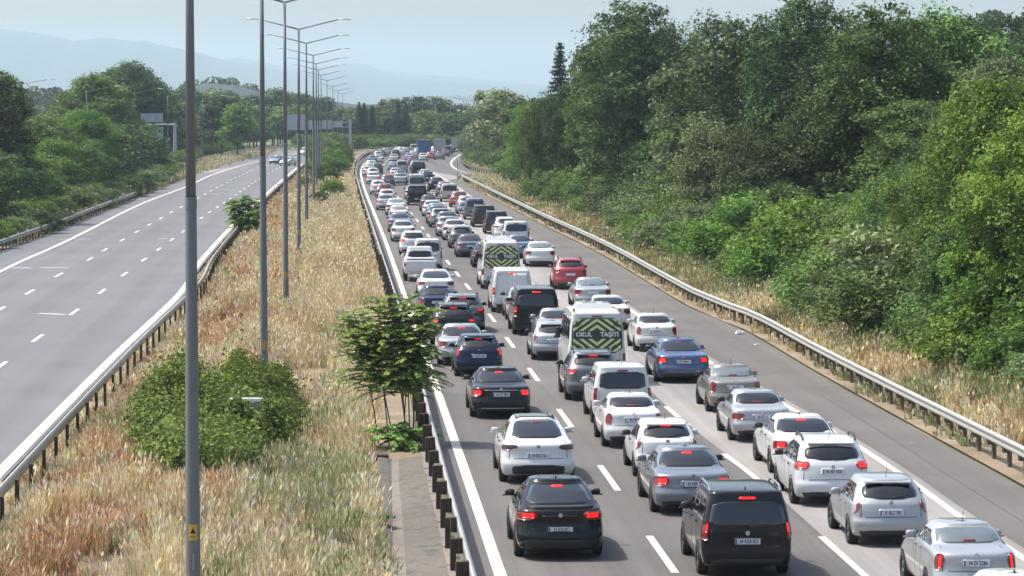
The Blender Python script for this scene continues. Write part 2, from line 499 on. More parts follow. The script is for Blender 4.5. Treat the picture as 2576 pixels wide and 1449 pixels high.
def gy(py): return G(855, py)[1]
a_y = [48.0] + [gy(p) for p in (1449, 1240, 1078, 962, 877, 812, 768, 730, 697, 667, 640, 617, 597, 578)]
a_y += list(np.arange(a_y[-1] + 17, 640, 17.5))
dashes(LANE_A, road_r, starts_from(LANE_A, a_y), 5.6, 0.17, M['paint'])
b_y = [46.0, 63.3, 80.2, 94.1] + list(np.arange(108.7, 400, 14.6))
dashes(LANE_B, road_r, starts_from(LANE_B, b_y), 6.0, 0.17, M['paint'])

# left carriageway -------------------------------------------------
KL = 75660.0
L_R = [(-8.85, 20), (-8.85, 62)] + P((0, 1215), (295, 908), (464, 744), (509, 668), (597, 567), (657, 508), (711, 459), (768, 414), (800, 396), (850, 384), (905, 378))
L_L = [(-23.4, 20), (-23.3, 150)] + P((0, 634), (159, 575), (247, 538), (339, 502), (470, 449), (503, 434.8), (507, 426), (470, 418.5)) 
L_L2 = P((474, 414.5), (500, 412), (579, 392.5), (659, 382), (761, 376.5), (850, 372.5))
lr = smooth_line(L_R)
road_l = polygon('road_left_carriageway', [tuple(p) for p in lr] + list(reversed(L_L2)) + list(reversed(L_L)), 0.0, M['asphalt_left'])
E1 = smooth_line([(-8.95 + 0.02, 20), (-8.95, 62)] + P((0, 1206), (295, 901), (464, 736), (509, 661), (597, 561.5), (657, 504), (711, 455.5), (762, 413)))
strip('edge_line', E1, -0.36, -0.02, 0.012, M['paint'], road_l)
E2 = smooth_line([(-20.2, 20), (-20.2, 140)] + P((0, 683.5), (49.5, 659), (177, 602), (353, 514), (468, 470), (534, 440), (602, 418.3), (656, 404), (704, 392.5), (760, 383)))
strip('edge_line', E2, -0.14, 0.14, 0.012, M['paint'], road_l)
strip('ramp_edge_line', smooth_line(P((506, 411.5), (545, 404), (590, 395), (650, 386)), 8), -0.1, 0.1, 0.012, M['paint_worn'], road_l)
polygon('gore_marking', P((507, 431), (602, 417), (602, 418.2), (543, 434.6), (507, 433.6)), 0.010, M['concrete_lane'], None, road_l)
# rows of dashes on the left carriageway, each at the spot it was painted
def zrow(pts):
    return [(0.35343 * x, 146.4 + 0.35343 * y) for x, y in pts]
rb = [(0, 922), (95, 851), (187, 785), (257, 733), (313, 690)] + zrow([(1025, 1435), (1130, 1360), (1223, 1292), (1303, 1235), (1370, 1185), (1435, 1137), (1492, 1095), (1548, 1060), (1595, 1028), (1640, 999), (1680, 972), (1710, 950), (1740, 930), (1770, 910), (1795, 893), (1820, 875), (1845, 860), (1878, 840), (1910, 822), (1940, 803), (1968, 787), (1990, 775)])
ra = [(0, 779), (75, 735), (148, 692)] + zrow([(640, 1430), (745, 1365), (870, 1295), (975, 1235), (1063, 1185), (1145, 1140), (1220, 1095), (1290, 1060), (1350, 1027), (1405, 997), (1460, 968), (1503, 945), (1545, 922), (1580, 903), (1615, 885), (1645, 868), (1675, 853), (1705, 840), (1730, 827), (1755, 815), (1780, 803), (1805, 793), (1835, 780), (1865, 768), (1900, 757), (1935, 748)])
for row in (ra, rb):
    g = [np.array(G(*p)) for p in row]
    g = [2 * g[0] - g[1], *g]
    for i, c in enumerate(g):
        t = (g[i + 1] - c) if i < len(g) - 1 else (c - g[i - 1]); t = t / np.linalg.norm(t)
        strip('lane_dash', np.array([c - t * 2.2, c + t * 2.2]), -0.09, 0.09, 0.012, M['paint'], road_l)
for (ax, ay, bx, by) in ((31, 674, 80, 674.6), (99, 673, 174, 674.5), (96, 789, 163, 792), (150, 602, 228, 601.5), (398, 600, 420, 600.5), (545, 477, 620, 479), (527, 488, 550, 488.6), (572, 489, 600, 490)):
    a, b = np.array(G(ax, ay)), np.array(G(bx, by))
    t = (b - a) / np.linalg.norm(b - a)
    strip('thermoplastic_scuff', np.array([a, (a + b) / 2 + (0, 0.12), b]), -0.28, 0.28, 0.011, M['paint_worn'], road_l)

# tar sealed joints and cracks wandering over the asphalt
M['tar'] = simple('tar_seal', (0.06, 0.058, 0.056), 0.6)
for (x0, y0, x1, y1, rd) in ((15.9, 66, 16.2, 104, 'r'), (3.1, 92.0, 5.6, 92.4, 'r'), (2.7, 87.2, 4.4, 87.0, 'r'), (15.2, 101, 17.2, 101.6, 'r'), (15.0, 133, 17.3, 133.4, 'r'),
                             (-9.6, 100, -12.4, 100.6, 'l'), (-13, 134, -19, 134.8, 'l'), (-9.4, 171, -22.8, 172, 'l'), (-19.4, 160, -19.6, 240, 'l')):
    n_ = 24; t_ = np.linspace(0, 1, n_)
    ln = np.stack([x0 + (x1 - x0) * t_ + np.cumsum(rng.normal(0, .02, n_)) * (abs(y1 - y0) > 5), y0 + (y1 - y0) * t_ + np.cumsum(rng.normal(0, .03, n_)) * (abs(y1 - y0) < 5)], 1)
    strip('tar_seam', ln, -.013, .013, 0.009, M['tar'], road_r if rd == 'r' else road_l)

# median soil, verges -------------------------------------------------
ml = [tuple(p) for p in smooth_line([(-8.75, 20), (-8.75, 62)] + P((26, 1215), (320, 908), (478, 744), (603, 567), (716, 459), (772, 414), (815, 396), (880, 380)))]
mr = [(x - 0.35, y) for x, y in rl if y < 700]
med = polygon('median_strip', ml + list(reversed(mr)), -0.06, M['soil'])
vr = [(x + 0.25, y) for x, y in smooth_line(R_RIGHT_NEAR) if y < 396]
verge = polygon('verge_right', vr + [(x + 5.5, y) for x, y in reversed(vr)], -0.05, M['soil'])
vl = [tuple(p) for p in smooth_line(L_L[:7])]
verge_l = polygon('verge_left', [(x - 0.3, y) for x, y in vl] + [(x - 7, y + 2) for x, y in reversed(vl)], -0.05, M['soil'])

# drain: sloping concrete slab and gutter beside the left guard rail of the right carriageway
yl = np.array([50., 58, 66, 74, 80, 85.5])
xl_ = np.array([0.45, 0.52, 0.62, 0.78, 0.9, 1.0])
v = []; f = []
cols = [(0.0, 0.06), (0.42, 0.03), (0.58, -0.03), (0.86, -0.03), (1.1, 0.02), (1.95, 0.08)]
for j, y in enumerate(yl):
    for k, (cx, cz) in enumerate(cols):
        s = (2.28 - xl_[j]) / 1.83
        v.append((xl_[j] + cx * s * 0.95 + random.uniform(-.02, .02), y, cz + random.uniform(-.01, .01)))
nc = len(cols)
drain = empty('drainage_channel', (0, 0, 0)); tag(drain, 'weathered concrete drainage channel running along the guard rail beside the dry grass', 'drainage channel')
slab = []; gut = []
for j in range(len(yl) - 1):
    for k in range(nc - 1):
        q = (j * nc + k, j * nc + k + 1, (j + 1) * nc + k + 1, (j + 1) * nc + k)
        (gut if k == 2 else slab).append(q)
put('slab', mesh_np('slab', v, slab), M['drain'], drain)
put('gutter', mesh_np('gutter', v, gut), M['drain_light'], drain)
b = MB()
for y in (61.2, 66.5, 72.0, 78.5):
    b.box((1.35, y, 0.0), (1.7, 0.05, 0.02))
kb = MB()
for i in range(26):
    y = 52 + i * 1.35
    kb.box((2.30 + random.uniform(-.015, .015), y, 0.02 + random.uniform(-.01, .012)), (0.16, 1.30, 0.16), random.uniform(-.01, .01))
kb.build('kerb_blocks', M['drain_light'], drain)
# dark inlet at the end of the channel
MB().box((0.95, 85.8, 0.03), (0.75, 0.5, 0.14)).build('inlet_box', M['rust'], drain)


# ------------------------------------------------------------------ guard rails
def beam_mesh(name, line, z0, side):
    """W profile swept along a line; side=+1: the corrugated face looks to +x of travel"""
    prof = [(0.00, 0.0), (0.055, 0.035), (0.075, 0.075), (0.02, 0.13), (0.02, 0.175), (0.075, 0.23), (0.055, 0.275), (0.0, 0.31), (-0.02, 0.31), (-0.02, 0.0)]
    L = np.asarray(line); t = np.gradient(L, axis=0); t /= np.linalg.norm(t, axis=1)[:, None]
    nr = np.stack([t[:, 1], -t[:, 0]], 1) * side
    n, k = len(L), len(prof)
    v = np.zeros((n * k, 3))
    for j, (o, z) in enumerate(prof):
        v[j::k, :2] = L + nr * o; v[j::k, 2] = z0 + z
    f = []
    for i in range(n - 1):
        for j in range(k):
            j2 = (j + 1) % k
            f.append((i * k + j, i * k + j2, (i + 1) * k + j2, (i + 1) * k + j))
    return mesh_np(name, v, f)


def resample(line, step, a=0.0, b=None):
    L = np.asarray(line); s = np.concatenate([[0], np.cumsum(np.linalg.norm(np.diff(L, axis=0), axis=1))])
    ss = np.arange(a, (b if b else s[-1]), step)
    return np.stack([np.interp(ss, s, L[:, 0]), np.interp(ss, s, L[:, 1])], 1)


def guard_rail(label, line, side, post_step, zbeam, mat_beam, mat_post, near_d, start_d=40, post_w=(0.10, 0.16), block=True, ptop=.30):
    e = empty('guard_rail', (float(line[0][0]), float(line[0][1]), 0)); tag(e, label, 'guard rail')
    L = np.asarray(line); L = L[L[:, 1] > start_d] - L[0]
    put('beam', beam_mesh('beam', resample(L, 4.0), zbeam, side), mat_beam, e)
    pts = resample(L, post_step)
    pm = MB(); pm.box((0, 0, (zbeam + ptop) / 2 - 0.1), (post_w[0], post_w[1], zbeam + ptop + 0.2)); pm = pm.mesh('post')
    bm_ = MB(); bm_.box((0, 0, zbeam + ptop - .15), (0.13, 0.2, 0.32)); bm_ = bm_.mesh('spacer_block')
    farb = MB()
    T = np.gradient(pts, axis=0); T /= np.linalg.norm(T, axis=1)[:, None]
    for i, (x, y) in enumerate(pts):
        nx, ny = T[i, 1] * side, -T[i, 0] * side
        px, py = x - nx * 0.22, y - ny * 0.22
        if y + line[0][1] < near_d:
            o = put('post', pm, mat_post, e, (px, py, 0)); o.rotation_euler[2] = random.uniform(-.05, .05)
            if block:
                put('spacer_block', bm_, mat_post, o, (nx * 0.13, ny * 0.13, 0))
        else:
            farb.box((px, py, (zbeam + .3) / 2), (post_w[0] + .02, post_w[1], zbeam + .3))
    if farb.v:
        farb.build('far_posts', mat_post, e)['kind'] = 'stuff'
    return e


g1 = [(x - 0.02, y) for x, y in rl if y < 720]
guard_rail('rusty posts and pale steel rail of the median guard rail beside the drainage channel', g1, +1, 3.3, 0.46, M['galv'], M['rust'], 190, 45, (0.12, 0.16))
g2 = [(x + 0.55, y) for x, y in smooth_line(R_RIGHT_NEAR)]
guard_rail('long grey guard rail between the right shoulder and the dry roadside grass', g2, -1, 2.0, 0.50, M['galv'], M['rust_light'], 260, 60, ptop=.16)
g3 = [(x + 0.78, y) for x, y in lr if y < 640]
guard_rail('guard rail of dark posts along the inner edge of the empty left carriageway', g3, -1, 3.3, 0.44, M['galv'], M['rust'], 200, 45, (0.09, 0.14), block=False, ptop=.27)
g4 = [(x - 0.1, y) for x, y in smooth_line(L_L[:6])]
guard_rail('overgrown dull guard rail on the far side of the empty carriageway under the left woods', g4, +1, 2.0, 0.46, M['galv_dull'], M['rust_light'], 330, 150)
g5 = [tuple(p) for p in smooth_line([tuple(np.array(q)) for q in P((500, 408.5), (579, 389.5), (659, 379.5), (761, 374.5))])]
guard_rail('distant guard rail above the exit ramp of the left carriageway', g5, +1, 4.0, 0.46, M['galv_dull'], M['rust'], 0, 0)
g6 = [tuple(p) for p in smooth_line(P((1157, 404), (1161, 412), (1174, 424), (1206, 434), (1243, 441), (1300, 446)))]
guard_rail('curved low guard rail around the outside of the merging ramp', g6, +1, 4.0, 0.46, M['rust_light'], M['rust'], 0, 0)

# thin marker post at the end of the right guard rail
x, y = G(1151, 449)
mk = empty('marker_post', (x, y, 0)); tag(mk, 'thin marker post standing at the far end of the right guard rail', 'marker post')
MB().tube((0, 0, -.1), (0, 0, 2.6), 0.06, 0.05, 6).build('post', M['pole'], mk)
MB().box((0, -0.03, 2.3), (0.16, 0.03, 0.5)).build('reflector_panel', M['galv_dull'], mk)

# ------------------------------------------------------------------ street lamps
def head_mb(x0, x1, z0):
    """flat tapered luminaire"""
    s = 1 if x1 > x0 else -1; b = MB()
    L = abs(x1 - x0); secs = [(0, .05, .04), (.15, .10, .07), (.5, .16, .10), (.85, .13, .08), (1, .05, .03)]
    P_ = []
    for t, w, h in secs:
        x = x0 + s * L * t
        P_ += [(x, -w, z0), (x, w, z0), (x, w * .6, z0 + h), (x, -w * .6, z0 + h)]
    F = [(0, 1, 2, 3), (16, 19, 18, 17)]
    for i in range(4):
        for k in range(4):
            F.append((i * 4 + k, i * 4 + (k + 1) % 4, (i + 1) * 4 + (k + 1) % 4, (i + 1) * 4 + k))
    return b.add(P_, F)


ORD = ['first', 'second', 'third', 'fourth', 'fifth', 'sixth', 'seventh', 'eighth', 'ninth', 'tenth', 'eleventh', 'twelfth', 'thirteenth', 'fourteenth']
lamp_cache = {}
def street_lamp(x, y, label, double=True, H=15.0, group=None, r0=0.155, detail=False, arm=4.4, lean=0.0):
    e = empty('street_lamp', (x, y, 0)); tag(e, label, 'street lamp', group)
    e.rotation_euler = (0, lean, 0)
    key = (double, H, r0, detail)
    if key not in lamp_cache:
        pole = MB()
        pole.tube((0, 0, -.2), (0, 0, H * .53), r0, r0 * .72, 10, False)
        pole.tube((0, 0, H * .53), (0, 0, H), r0 * .66, r0 * .42, 10)
        pole.tube((0, 0, H * .525), (0, 0, H * .54), r0 * .78, r0 * .76, 10, False)
        pole.box((0, 0, 0.05), (0.5, 0.5, 0.12))
        arms = []
        for s in ((1, -1) if double else (1,)):
            b = MB()
            b.tube((0, 0, H - .05), (s * arm, 0, H + .6), 0.05 if double else .03, 0.035 if double else .025, 6)
            arms.append((b.mesh('arm', True), head_mb(s * arm * .97, s * (arm + 0.85), H + .58).mesh('luminaire', True)))
        lamp_cache[key] = (pole.mesh('pole', True), arms)
    pm, arms = lamp_cache[key]
    put('pole', pm, M['pole'], e)
    for a, h in arms:
        ao = put('arm', a, M['pole'], e)
        put('luminaire', h, M['lamp'], ao)
    return e


posts = [  # (px, base py or distance, lean)
    (480.5, 58.2, 'nearest tall grey lamp post rising out of the dry grass with a yellow sticker', 0.0),
    (663.5, 107.0, 'second lamp post of the median row, just behind the big green bush', 0.002),
    (719, 152.0, 'third lamp post of the median row with a small green weed at its foot', 0.0),
    (752, 204.0, 'fourth lamp post of the median row, first whose two arms show against the sky', -0.0035),
    (771.5, 248.0, 'fifth lamp post of the median row, between two twin armed lamps', -0.003),
]
for i, (px, d, lab, lean) in enumerate(posts):
    x = AT(px if i else 481.5, d)
    e = street_lamp(x, d, lab, True, 14.9, 'twin armed lamp posts in a row along the median', 0.147, False, 2.6, -lean)
    if i < 4:
        zz = 1.75 if i == 0 else 1.55
        for dz, w, h, nm in ((zz, .17, .30, 'warning_sticker'), (zz - 0.55, 0.02, 0.32, 'label_strip')):
            if nm == 'label_strip' and i: continue
            # a sticker bent round the pole
            rr = 0.148 - 0.0053 * dz * 0.5 + 0.004
            n_ = 6; vv = []; a0 = w / rr / 2
            full = math.pi if i else a0
            for k in range(n_ + 1):
                t = -full + 2 * full * k / n_
                for z_ in (dz - h / 2, dz + h / 2):
                    vv.append((rr * math.sin(t) + (0.0 if i else 0.01), -rr * math.cos(t), z_))
            put(nm, mesh_np(nm, vv, [(2 * k, 2 * k + 2, 2 * k + 3, 2 * k + 1) for k in range(n_)], True), M['yellow'] if nm == 'warning_sticker' else M['galv'], e)
        if i == 0:
            # lightning triangle on the sticker
            b = MB(); r_ = 0.15
            b.add([(-.045, -r_, zz - .02), (.065, -r_, zz - .02), (.01, -r_ - .002, zz + .09)], [(0, 1, 2)])
            b.add([(-.05, -r_, zz - .09), (.06, -r_, zz - .09), (.06, -r_, zz - .075), (-.05, -r_, zz - .075)], [(0, 1, 2, 3)])
            b.build('warning_triangle', M['ink'], e)
tops = [(785.5, 139, 792), (793, 161, 799), (799, 176, 804), (806, 190, 811), (823, 201.5, 825), (838, 218, 839), (851, 228, 852), (862, 236, 863)]
for i, (pxb, ty, pxt) in enumerate(tops):
    d = (14.9 - CAM_H) * FPX / (272 + 4 - ty) if i < 2 else None
    d = [299, 349, 397, 445, 492, 560, 640, 720][i]
    x = AT(pxt - (pxt - pxb) * 0.3, d)
    Hh = HT(ty, d)
    street_lamp(x, d, f'twin armed lamp post standing {ORD[i + 5]} in the median row counting away from the camera', True, round(Hh, 1), 'far twin armed lamp posts down the median', 0.14, False, 2.7)
# single armed lamps along the outer edge of the left carriageway
lf = [(38, 214, 330), (221, 229, 400), (341, 234, 470), (425, 240, 520), (480, 244, 575), (512, 248, 600), (540, 251, 640), (568, 255, 680), (596, 258, 720), (624, 261, 750), (670, 266, 780), (712, 270, 810)]
for i, (px, ty, d) in enumerate(lf):
    e = street_lamp(AT(px, d), d, 'single armed lamp post rising over the trees at the left edge of the picture' if i == 0 else f'slim single armed lamp post in the left woods, {ORD[i]} from the left edge', False, round(HT(ty, d) , 1), None if i == 0 else 'single armed lamp posts along the left woods', 0.1, False, 3.6)
for i, (px, by) in enumerate(((1166.6, 399.5), (1178.8, 408), (1191.5, 418.6), (1173, 404))):
    x, y = G(px, by)
    e = street_lamp(x, y, 'slim lamp post beside the merging ramp, ' + ('leftmost', 'middle', 'rightmost')[i] + ' of the three standing in front' if i != 3 else 'slim lamp post beside the merging ramp, farthest back of its four', False, 11.2, 'single armed lamp posts by the merging ramp', 0.13, False, 3.0)
    e.rotation_euler[2] = math.pi
for i, (px, ty, d) in enumerate(((1052, 257, 800), (1085, 259, 790), (1122, 261, 780), (1145, 268, 760), (1198, 262, 730), (1250, 258, 650))):
    e = street_lamp(AT(px + 12, d), d, f'small distant lamp post against the far treeline, {ORD[i]} from the left', False, round(HT(ty + 4, d), 1), 'distant lamp posts against the far treeline', 0.1, False, 2.6)
    e.rotation_euler[2] = math.pi

# ------------------------------------------------------------------ overhead signs seen from behind
def sign_big():
    x, y = G(441, 414)
    e = empty('overhead_sign', (x, y, 0)); tag(e, 'grey backs of cantilever road sign panels among the left woods', 'road sign')
    top = HT(285, y); bot = HT(352, y); arm_z = HT(313, y)
    xl, xr = AT(357, y) - x, AT(413, y) - x
    MB().tube((0, 0, -.1), (0, 0, arm_z + .3), 0.33, 0.26, 10).build('post', M['sign_back'], e)
    MB().tube((0, 0, arm_z), (xl, 0, arm_z), 0.13, 0.11, 8).build('arm', M['sign_back'], e)
    w = (xr - xl) / 3
    for k in range(3):
        p = MB().box((xl + w * (k + .5), -.3, (top + arm_z) / 2 + .2), (w - .05, .06, top - arm_z - .4)).build('sign_panel', M['sign_back'], e)
        p = MB().box((xl + w * (k + .5), -.3, (bot + arm_z) / 2 - .2), (w - .05, .06, arm_z - bot - .4)).build('sign_panel', M['sign_back'], e)
    for k in range(2):
        MB().box((xl + (xr - xl) * (.25 + .5 * k), -.38, (top + bot) / 2), (.12, .1, top - bot - .2)).build('bracket', M['galv_dull'], e)


def gantry():
    d = 640
    x = AT(882, d)
    e = empty('sign_gantry', (x, d, 0)); tag(e, 'long grey gantry of sign panels seen from behind through the median lamp posts', 'sign gantry')
    zt, zb, zm = HT(300, d), HT(327, d), HT(313, d)
    xl = AT(722, d) - x
    MB().box((0, 0, zt / 2), (.55, .55, zt)).build('post', M['sign_back'], e)
    b = MB()
    b.box((xl / 2, 0, zm + .5), (-xl, .2, .16)).box((xl / 2, 0, zm - .5), (-xl, .2, .16))
    nseg = 10
    for k in range(nseg):
        xa, xb_ = xl * k / nseg, xl * (k + 1) / nseg
        b.tube((xa, 0, zm - .5), (xb_, 0, zm + .5), .05, .05, 4)
    b.build('truss', M['sign_back'], e)
    xs_ = [(722, 776, 288, 327), (778, 806, 302, 326), (808, 836, 302, 325), (838, 862, 304, 320)]
    for a, c, t, bt in xs_:
        xa, xc = AT(a, d) - x, AT(c, d) - x
        MB().box(((xa + xc) / 2, -.3, (HT(t, d) + HT(bt, d)) / 2), (xc - xa, .08, HT(t, d) - HT(bt, d))).build('sign_panel', M['sign_back'], e)
    MB().box((xl, 0, zt / 2), (.45, .45, zt)).build('post', M['sign_back'], e)


sign_big(); gantry()

# ------------------------------------------------------------------ hills
def ridge(name, pts, d, depth, mat, rough=0.0, step=6, label=None, kind='structure', base=-2.0):
    px = np.arange(pts[0][0], pts[-1][0] + .1, step)
    py = np.interp(px, [p[0] for p in pts], [p[1] for p in pts])
    top = np.array([HT(a, d) for a in py])
    if rough: top = top + rng.normal(0, rough, len(px))
    n = len(px); rows = 6; v = np.zeros((rows * n, 3))
    xx = np.array([AT(a, d) for a in px])
    for r in range(rows):
        t = r / (rows - 1)
        v[r * n:(r + 1) * n, 0] = xx * (1 - 0.12 * (1 - t) * depth / d)
        v[r * n:(r + 1) * n, 1] = d - depth * (1 - t) 
        v[r * n:(r + 1) * n, 2] = base + (top - base) * (1 - (1 - t) ** 1.7)
    f = [(r * n + i, r * n + i + 1, (r + 1) * n + i + 1, (r + 1) * n + i) for r in range(rows - 1) for i in range(n - 1)]
    # far slope
    k = len(v); back = v[(rows - 1) * n:].copy(); back[:, 1] += depth; back[:, 2] = base
    v = np.vstack([v, back]); f += [((rows - 1) * n + i, (rows - 1) * n + i + 1, k + i + 1, k + i) for i in range(n - 1)]
    o = put(name, mesh_np(name, v, f, True), mat); o['kind'] = kind
    return o


M['hill'] = simple('wooded_slope', (0.022, 0.038, 0.036), 0.9, var=0.35, scale=0.02)
ridge('mountains', [(-400, 60), (-150, 66), (0, 75), (60, 80), (120, 88), (190, 104), (230, 99), (265, 97), (300, 99), (340, 105), (370, 103), (400, 113), (470, 126), (520, 138), (570, 152), (640, 163), (706, 176), (780, 181), (858, 182), (900, 186), (973, 196), (1100, 205), (1191, 210), (1312, 222), (1500, 235), (1800, 240), (2700, 240)], 8800, 1300, M['hill'], 0.7, 10)
ridge('mountains', [(480, 175), (560, 152), (600, 146), (640, 150), (700, 165), (760, 172), (858, 161), (880, 160), (899, 157), (920, 163), (973, 180), (1040, 187), (1100, 189), (1191, 197), (1312, 209), (1500, 228), (1760, 250)], 10200, 900, M['hill'], 0.9, 10)

# the air between here and the mountains
hz = MB().box((0, 6330, 128.5), (7500, 12900, 261)).build('haze', None)
hm = bpy.data.materials.new('haze'); hm.use_nodes = True
hn = hm.node_tree.nodes; hn.clear()
ho = hn.new('ShaderNodeOutputMaterial'); hv = hn.new('ShaderNodeVolumePrincipled')
hv.inputs['Color'].default_value = (0.66, 0.835, 0.96, 1)
hv.inputs['Density'].default_value = 0.000105
hv.inputs['Anisotropy'].default_value = 0.25
hm.node_tree.links.new(hv.outputs[0], ho.inputs['Volume'])
hz.data.materials.append(hm)
hz['kind'] = 'stuff'

# ================================================================== VEHICLES
def interp(tab, z, j):
    zs = [t[0] for t in tab]; vs = [t[j] for t in tab]
    return np.interp(z, zs, vs)


class Shell:
    """a vehicle body as a stack of rounded plan outlines; y grows towards the nose, 0 is mid-length"""
    def __init__(s, L, W, H, tab, Dr=0.42, Df=0.75, nr=2.9, nf=2.6, drop=(0.03, 0.05), round_top=0.07, roof_r=0.10):
        s.L, s.W, s.H, s.tab = L, W, H, tab
        s.Dr, s.Df, s.nr, s.nf, s.drop = Dr, Df, nr, nf, drop
        s.rt, s.rr = round_top, roof_r
        s.zroof = H - round_top

    def par(s, z):
        yr = -s.L / 2 + interp(s.tab, z, 1); yf = s.L / 2 - interp(s.tab, z, 2); w = s.W / 2 * interp(s.tab, z, 3)
        ln = yf - yr
        return yr, yf, w, min(s.Dr, ln * .4), min(s.Df, ln * .42)

    def zmap(s, y, z):
        """the roof and upper body fall a little towards both ends"""
        belt = s.H * .62
        k = np.clip((z - belt) / (s.H - belt), 0, 1)
        t = np.clip((y - s.ym) / (s.L / 2), -1, 1)
        return z - k * np.where(t < 0, s.drop[0], s.drop[1]) * 4 * t * t * s.H / 1.5

    @property
    def ym(s):
        yr = -s.L / 2 + interp(s.tab, s.zroof, 1); yf = s.L / 2 - interp(s.tab, s.zroof, 2)
        return (yr + yf) / 2

    def rear(s, x, z):
        yr, yf, w, Dr, Df = s.par(z)
        a = np.clip(np.abs(x) / w, 0, 1)
        y = yr + Dr * (1 - (1 - a ** s.nr) ** (1 / s.nr))
        return np.stack([x, y, s.zmap(y, z)], -1)

    def front(s, x, z):
        yr, yf, w, Dr, Df = s.par(z)
        a = np.clip(np.abs(x) / w, 0, 1)
        y = yf - Df * (1 - (1 - a ** s.nf) ** (1 / s.nf))
        return np.stack([x, y, s.zmap(y, z)], -1)

    def sidex(s, y, z):
        yr, yf, w, Dr, Df = s.par(z)
        a = np.clip((yr + Dr - y) / Dr, 0, 1); b = np.clip((y - yf + Df) / Df, 0, 1)
        return w * (1 - a ** s.nr) ** (1 / s.nr) * (1 - b ** s.nf) ** (1 / s.nf)

    def side(s, y, z, sgn):
        return np.stack([sgn * s.sidex(y, z), y, s.zmap(y, z)], -1)

    def outline(s, z, scale=1.0, dz=0.0):
        yr, yf, w, Dr, Df = s.par(z)
        pts = []
        for t in np.linspace(0, 90, 9):
            c, n_ = math.cos(math.radians(t)), math.sin(math.radians(t))
            x = w * n_ ** (2 / s.nr) if t else 0.0
            pts.append((x, yr + Dr * (1 - abs(c) ** (2 / s.nr))))
        for t in np.linspace(0, 1, 9)[1:-1]:
            pts.append((w, yr + Dr + (yf - Df - yr - Dr) * t))
        for t in np.linspace(90, 0, 9):
            c, n_ = math.cos(math.radians(t)), math.sin(math.radians(t))
            x = w * n_ ** (2 / s.nf) if t > .01 else 0.0
            pts.append((x, yf - Df * (1 - abs(c) ** (2 / s.nf))))
        full = pts + [(-x, y) for x, y in reversed(pts[1:-1])]
        yc = (yr + yf) / 2
        return [(x * scale[0], yc + (y - yc) * scale[1], z) for x, y in full] if isinstance(scale, tuple) else [(x, y, z) for x, y in full]

    def mesh(s):
        zs = sorted(set([t[0] for t in s.tab if t[0] < s.zroof]))
        full = []
        for a, b in zip(zs, zs[1:] + [s.zroof]):
            k = max(1, int(math.ceil((b - a) / 0.07)))
            full += [a + (b - a) * i / k for i in range(k)]
        full.append(s.zroof)
        rings = [s.outline(z) for z in full]
        base = s.outline(s.zroof)
        yc = s.ym; hw = max(p[0] for p in base); hl = max(p[1] for p in base) - yc
        for ins, up in ((0.02, .42), (0.055, .68), (0.12, .86), (0.26, .96), (0.5, 1.0), (0.78, 1.0)):
            sx = 1 - ins if ins > .2 else max(0.05, 1 - ins * 1.6 * (0.6 / hw))
            ins_l = ins * .35 if ins <= .2 else (ins - .13) * .8
            sy = 1 - ins_l * (1.4 / hl)
            rings.append([(x * sx, yc + (y - yc) * sy, s.zroof + s.rt * up) for x, y, z in base])
        v = np.array([p for r in rings for p in r])
        v[:, 2] = s.zmap(v[:, 1], v[:, 2])
        m = len(rings[0]); f = []
        for i in range(len(rings) - 1):
            for j in range(m):
                k = (j + 1) % m
                f.append((i * m + j, i * m + k, (i + 1) * m + k, (i + 1) * m + j))
        top0 = (len(rings) - 1) * m
        h = m // 2
        for j in range(h - 1):      # close the roof and the floor across the car
            for t0 in (top0,):
                f.append((t0 + j, t0 + j + 1, t0 + (m - j - 1) % m, t0 + (m - j) % m))
            f.append((j, (m - j) % m, (m - j - 1) % m, j + 1))
        return v, f


def grid_faces(nu, nv, flip=False):
    f = []
    for i in range(nv - 1):
        for j in range(nu - 1):
            q = (i * nu + j, i * nu + j + 1, (i + 1) * nu + j + 1, (i + 1) * nu + j)
            f.append(q[::-1] if flip else q)
    return f


def offset_patch(Pg, off, ref, thick=0.0):
    """push a grid of points outward along its own normal"""
    du = np.gradient(Pg, axis=1); dv = np.gradient(Pg, axis=0)
    n = np.cross(du, dv); n /= (np.linalg.norm(n, axis=2)[..., None] + 1e-9)
    n *= np.sign((n * ref).sum(2))[..., None]
    return Pg + n * off, n


def patch_mesh(name, Pg, off, ref):
    Q, n = offset_patch(Pg, off, np.asarray(ref, float))
    nv, nu = Q.shape[:2]
    # skirt back to the body so the patch has an edge
    f = grid_faces(nu, nv)
    V = list(Q.reshape(-1, 3))
    a = Q[1, 0] - Q[0, 0]; b_ = Q[0, 1] - Q[0, 0]
    cr = np.cross(Q[nv // 2, nu // 2 + 1 if nu > 2 else 1] - Q[nv // 2, nu // 2], Q[min(nv - 1, nv // 2 + 1), nu // 2] - Q[nv // 2, nu // 2] if nv // 2 + 1 < nv else Q[nv // 2, nu // 2] - Q[nv // 2 - 1, nu // 2])
    if np.dot(cr, n[nv // 2, nu // 2]) < 0:
        f = [q[::-1] for q in f]
    rim = [(0, j) for j in range(nu)] + [(i, nu - 1) for i in range(1, nv)] + [(nv - 1, j) for j in range(nu - 2, -1, -1)] + [(i, 0) for i in range(nv - 2, 0, -1)]
    base = len(V)
    for i, j in rim:
        V.append(Q[i, j] - n[i, j] * (off + 0.012))
    k = len(rim)
    for q in range(k):
        i0, j0 = rim[q]; i1, j1 = rim[(q + 1) % k]
        f.append((i0 * nu + j0, base + q, base + (q + 1) % k, i1 * nu + j1))
    me = mesh_np(name, V, f, False)
    for p in me.polygons[:(nu - 1) * (nv - 1)]:
        p.use_smooth = True
    return me


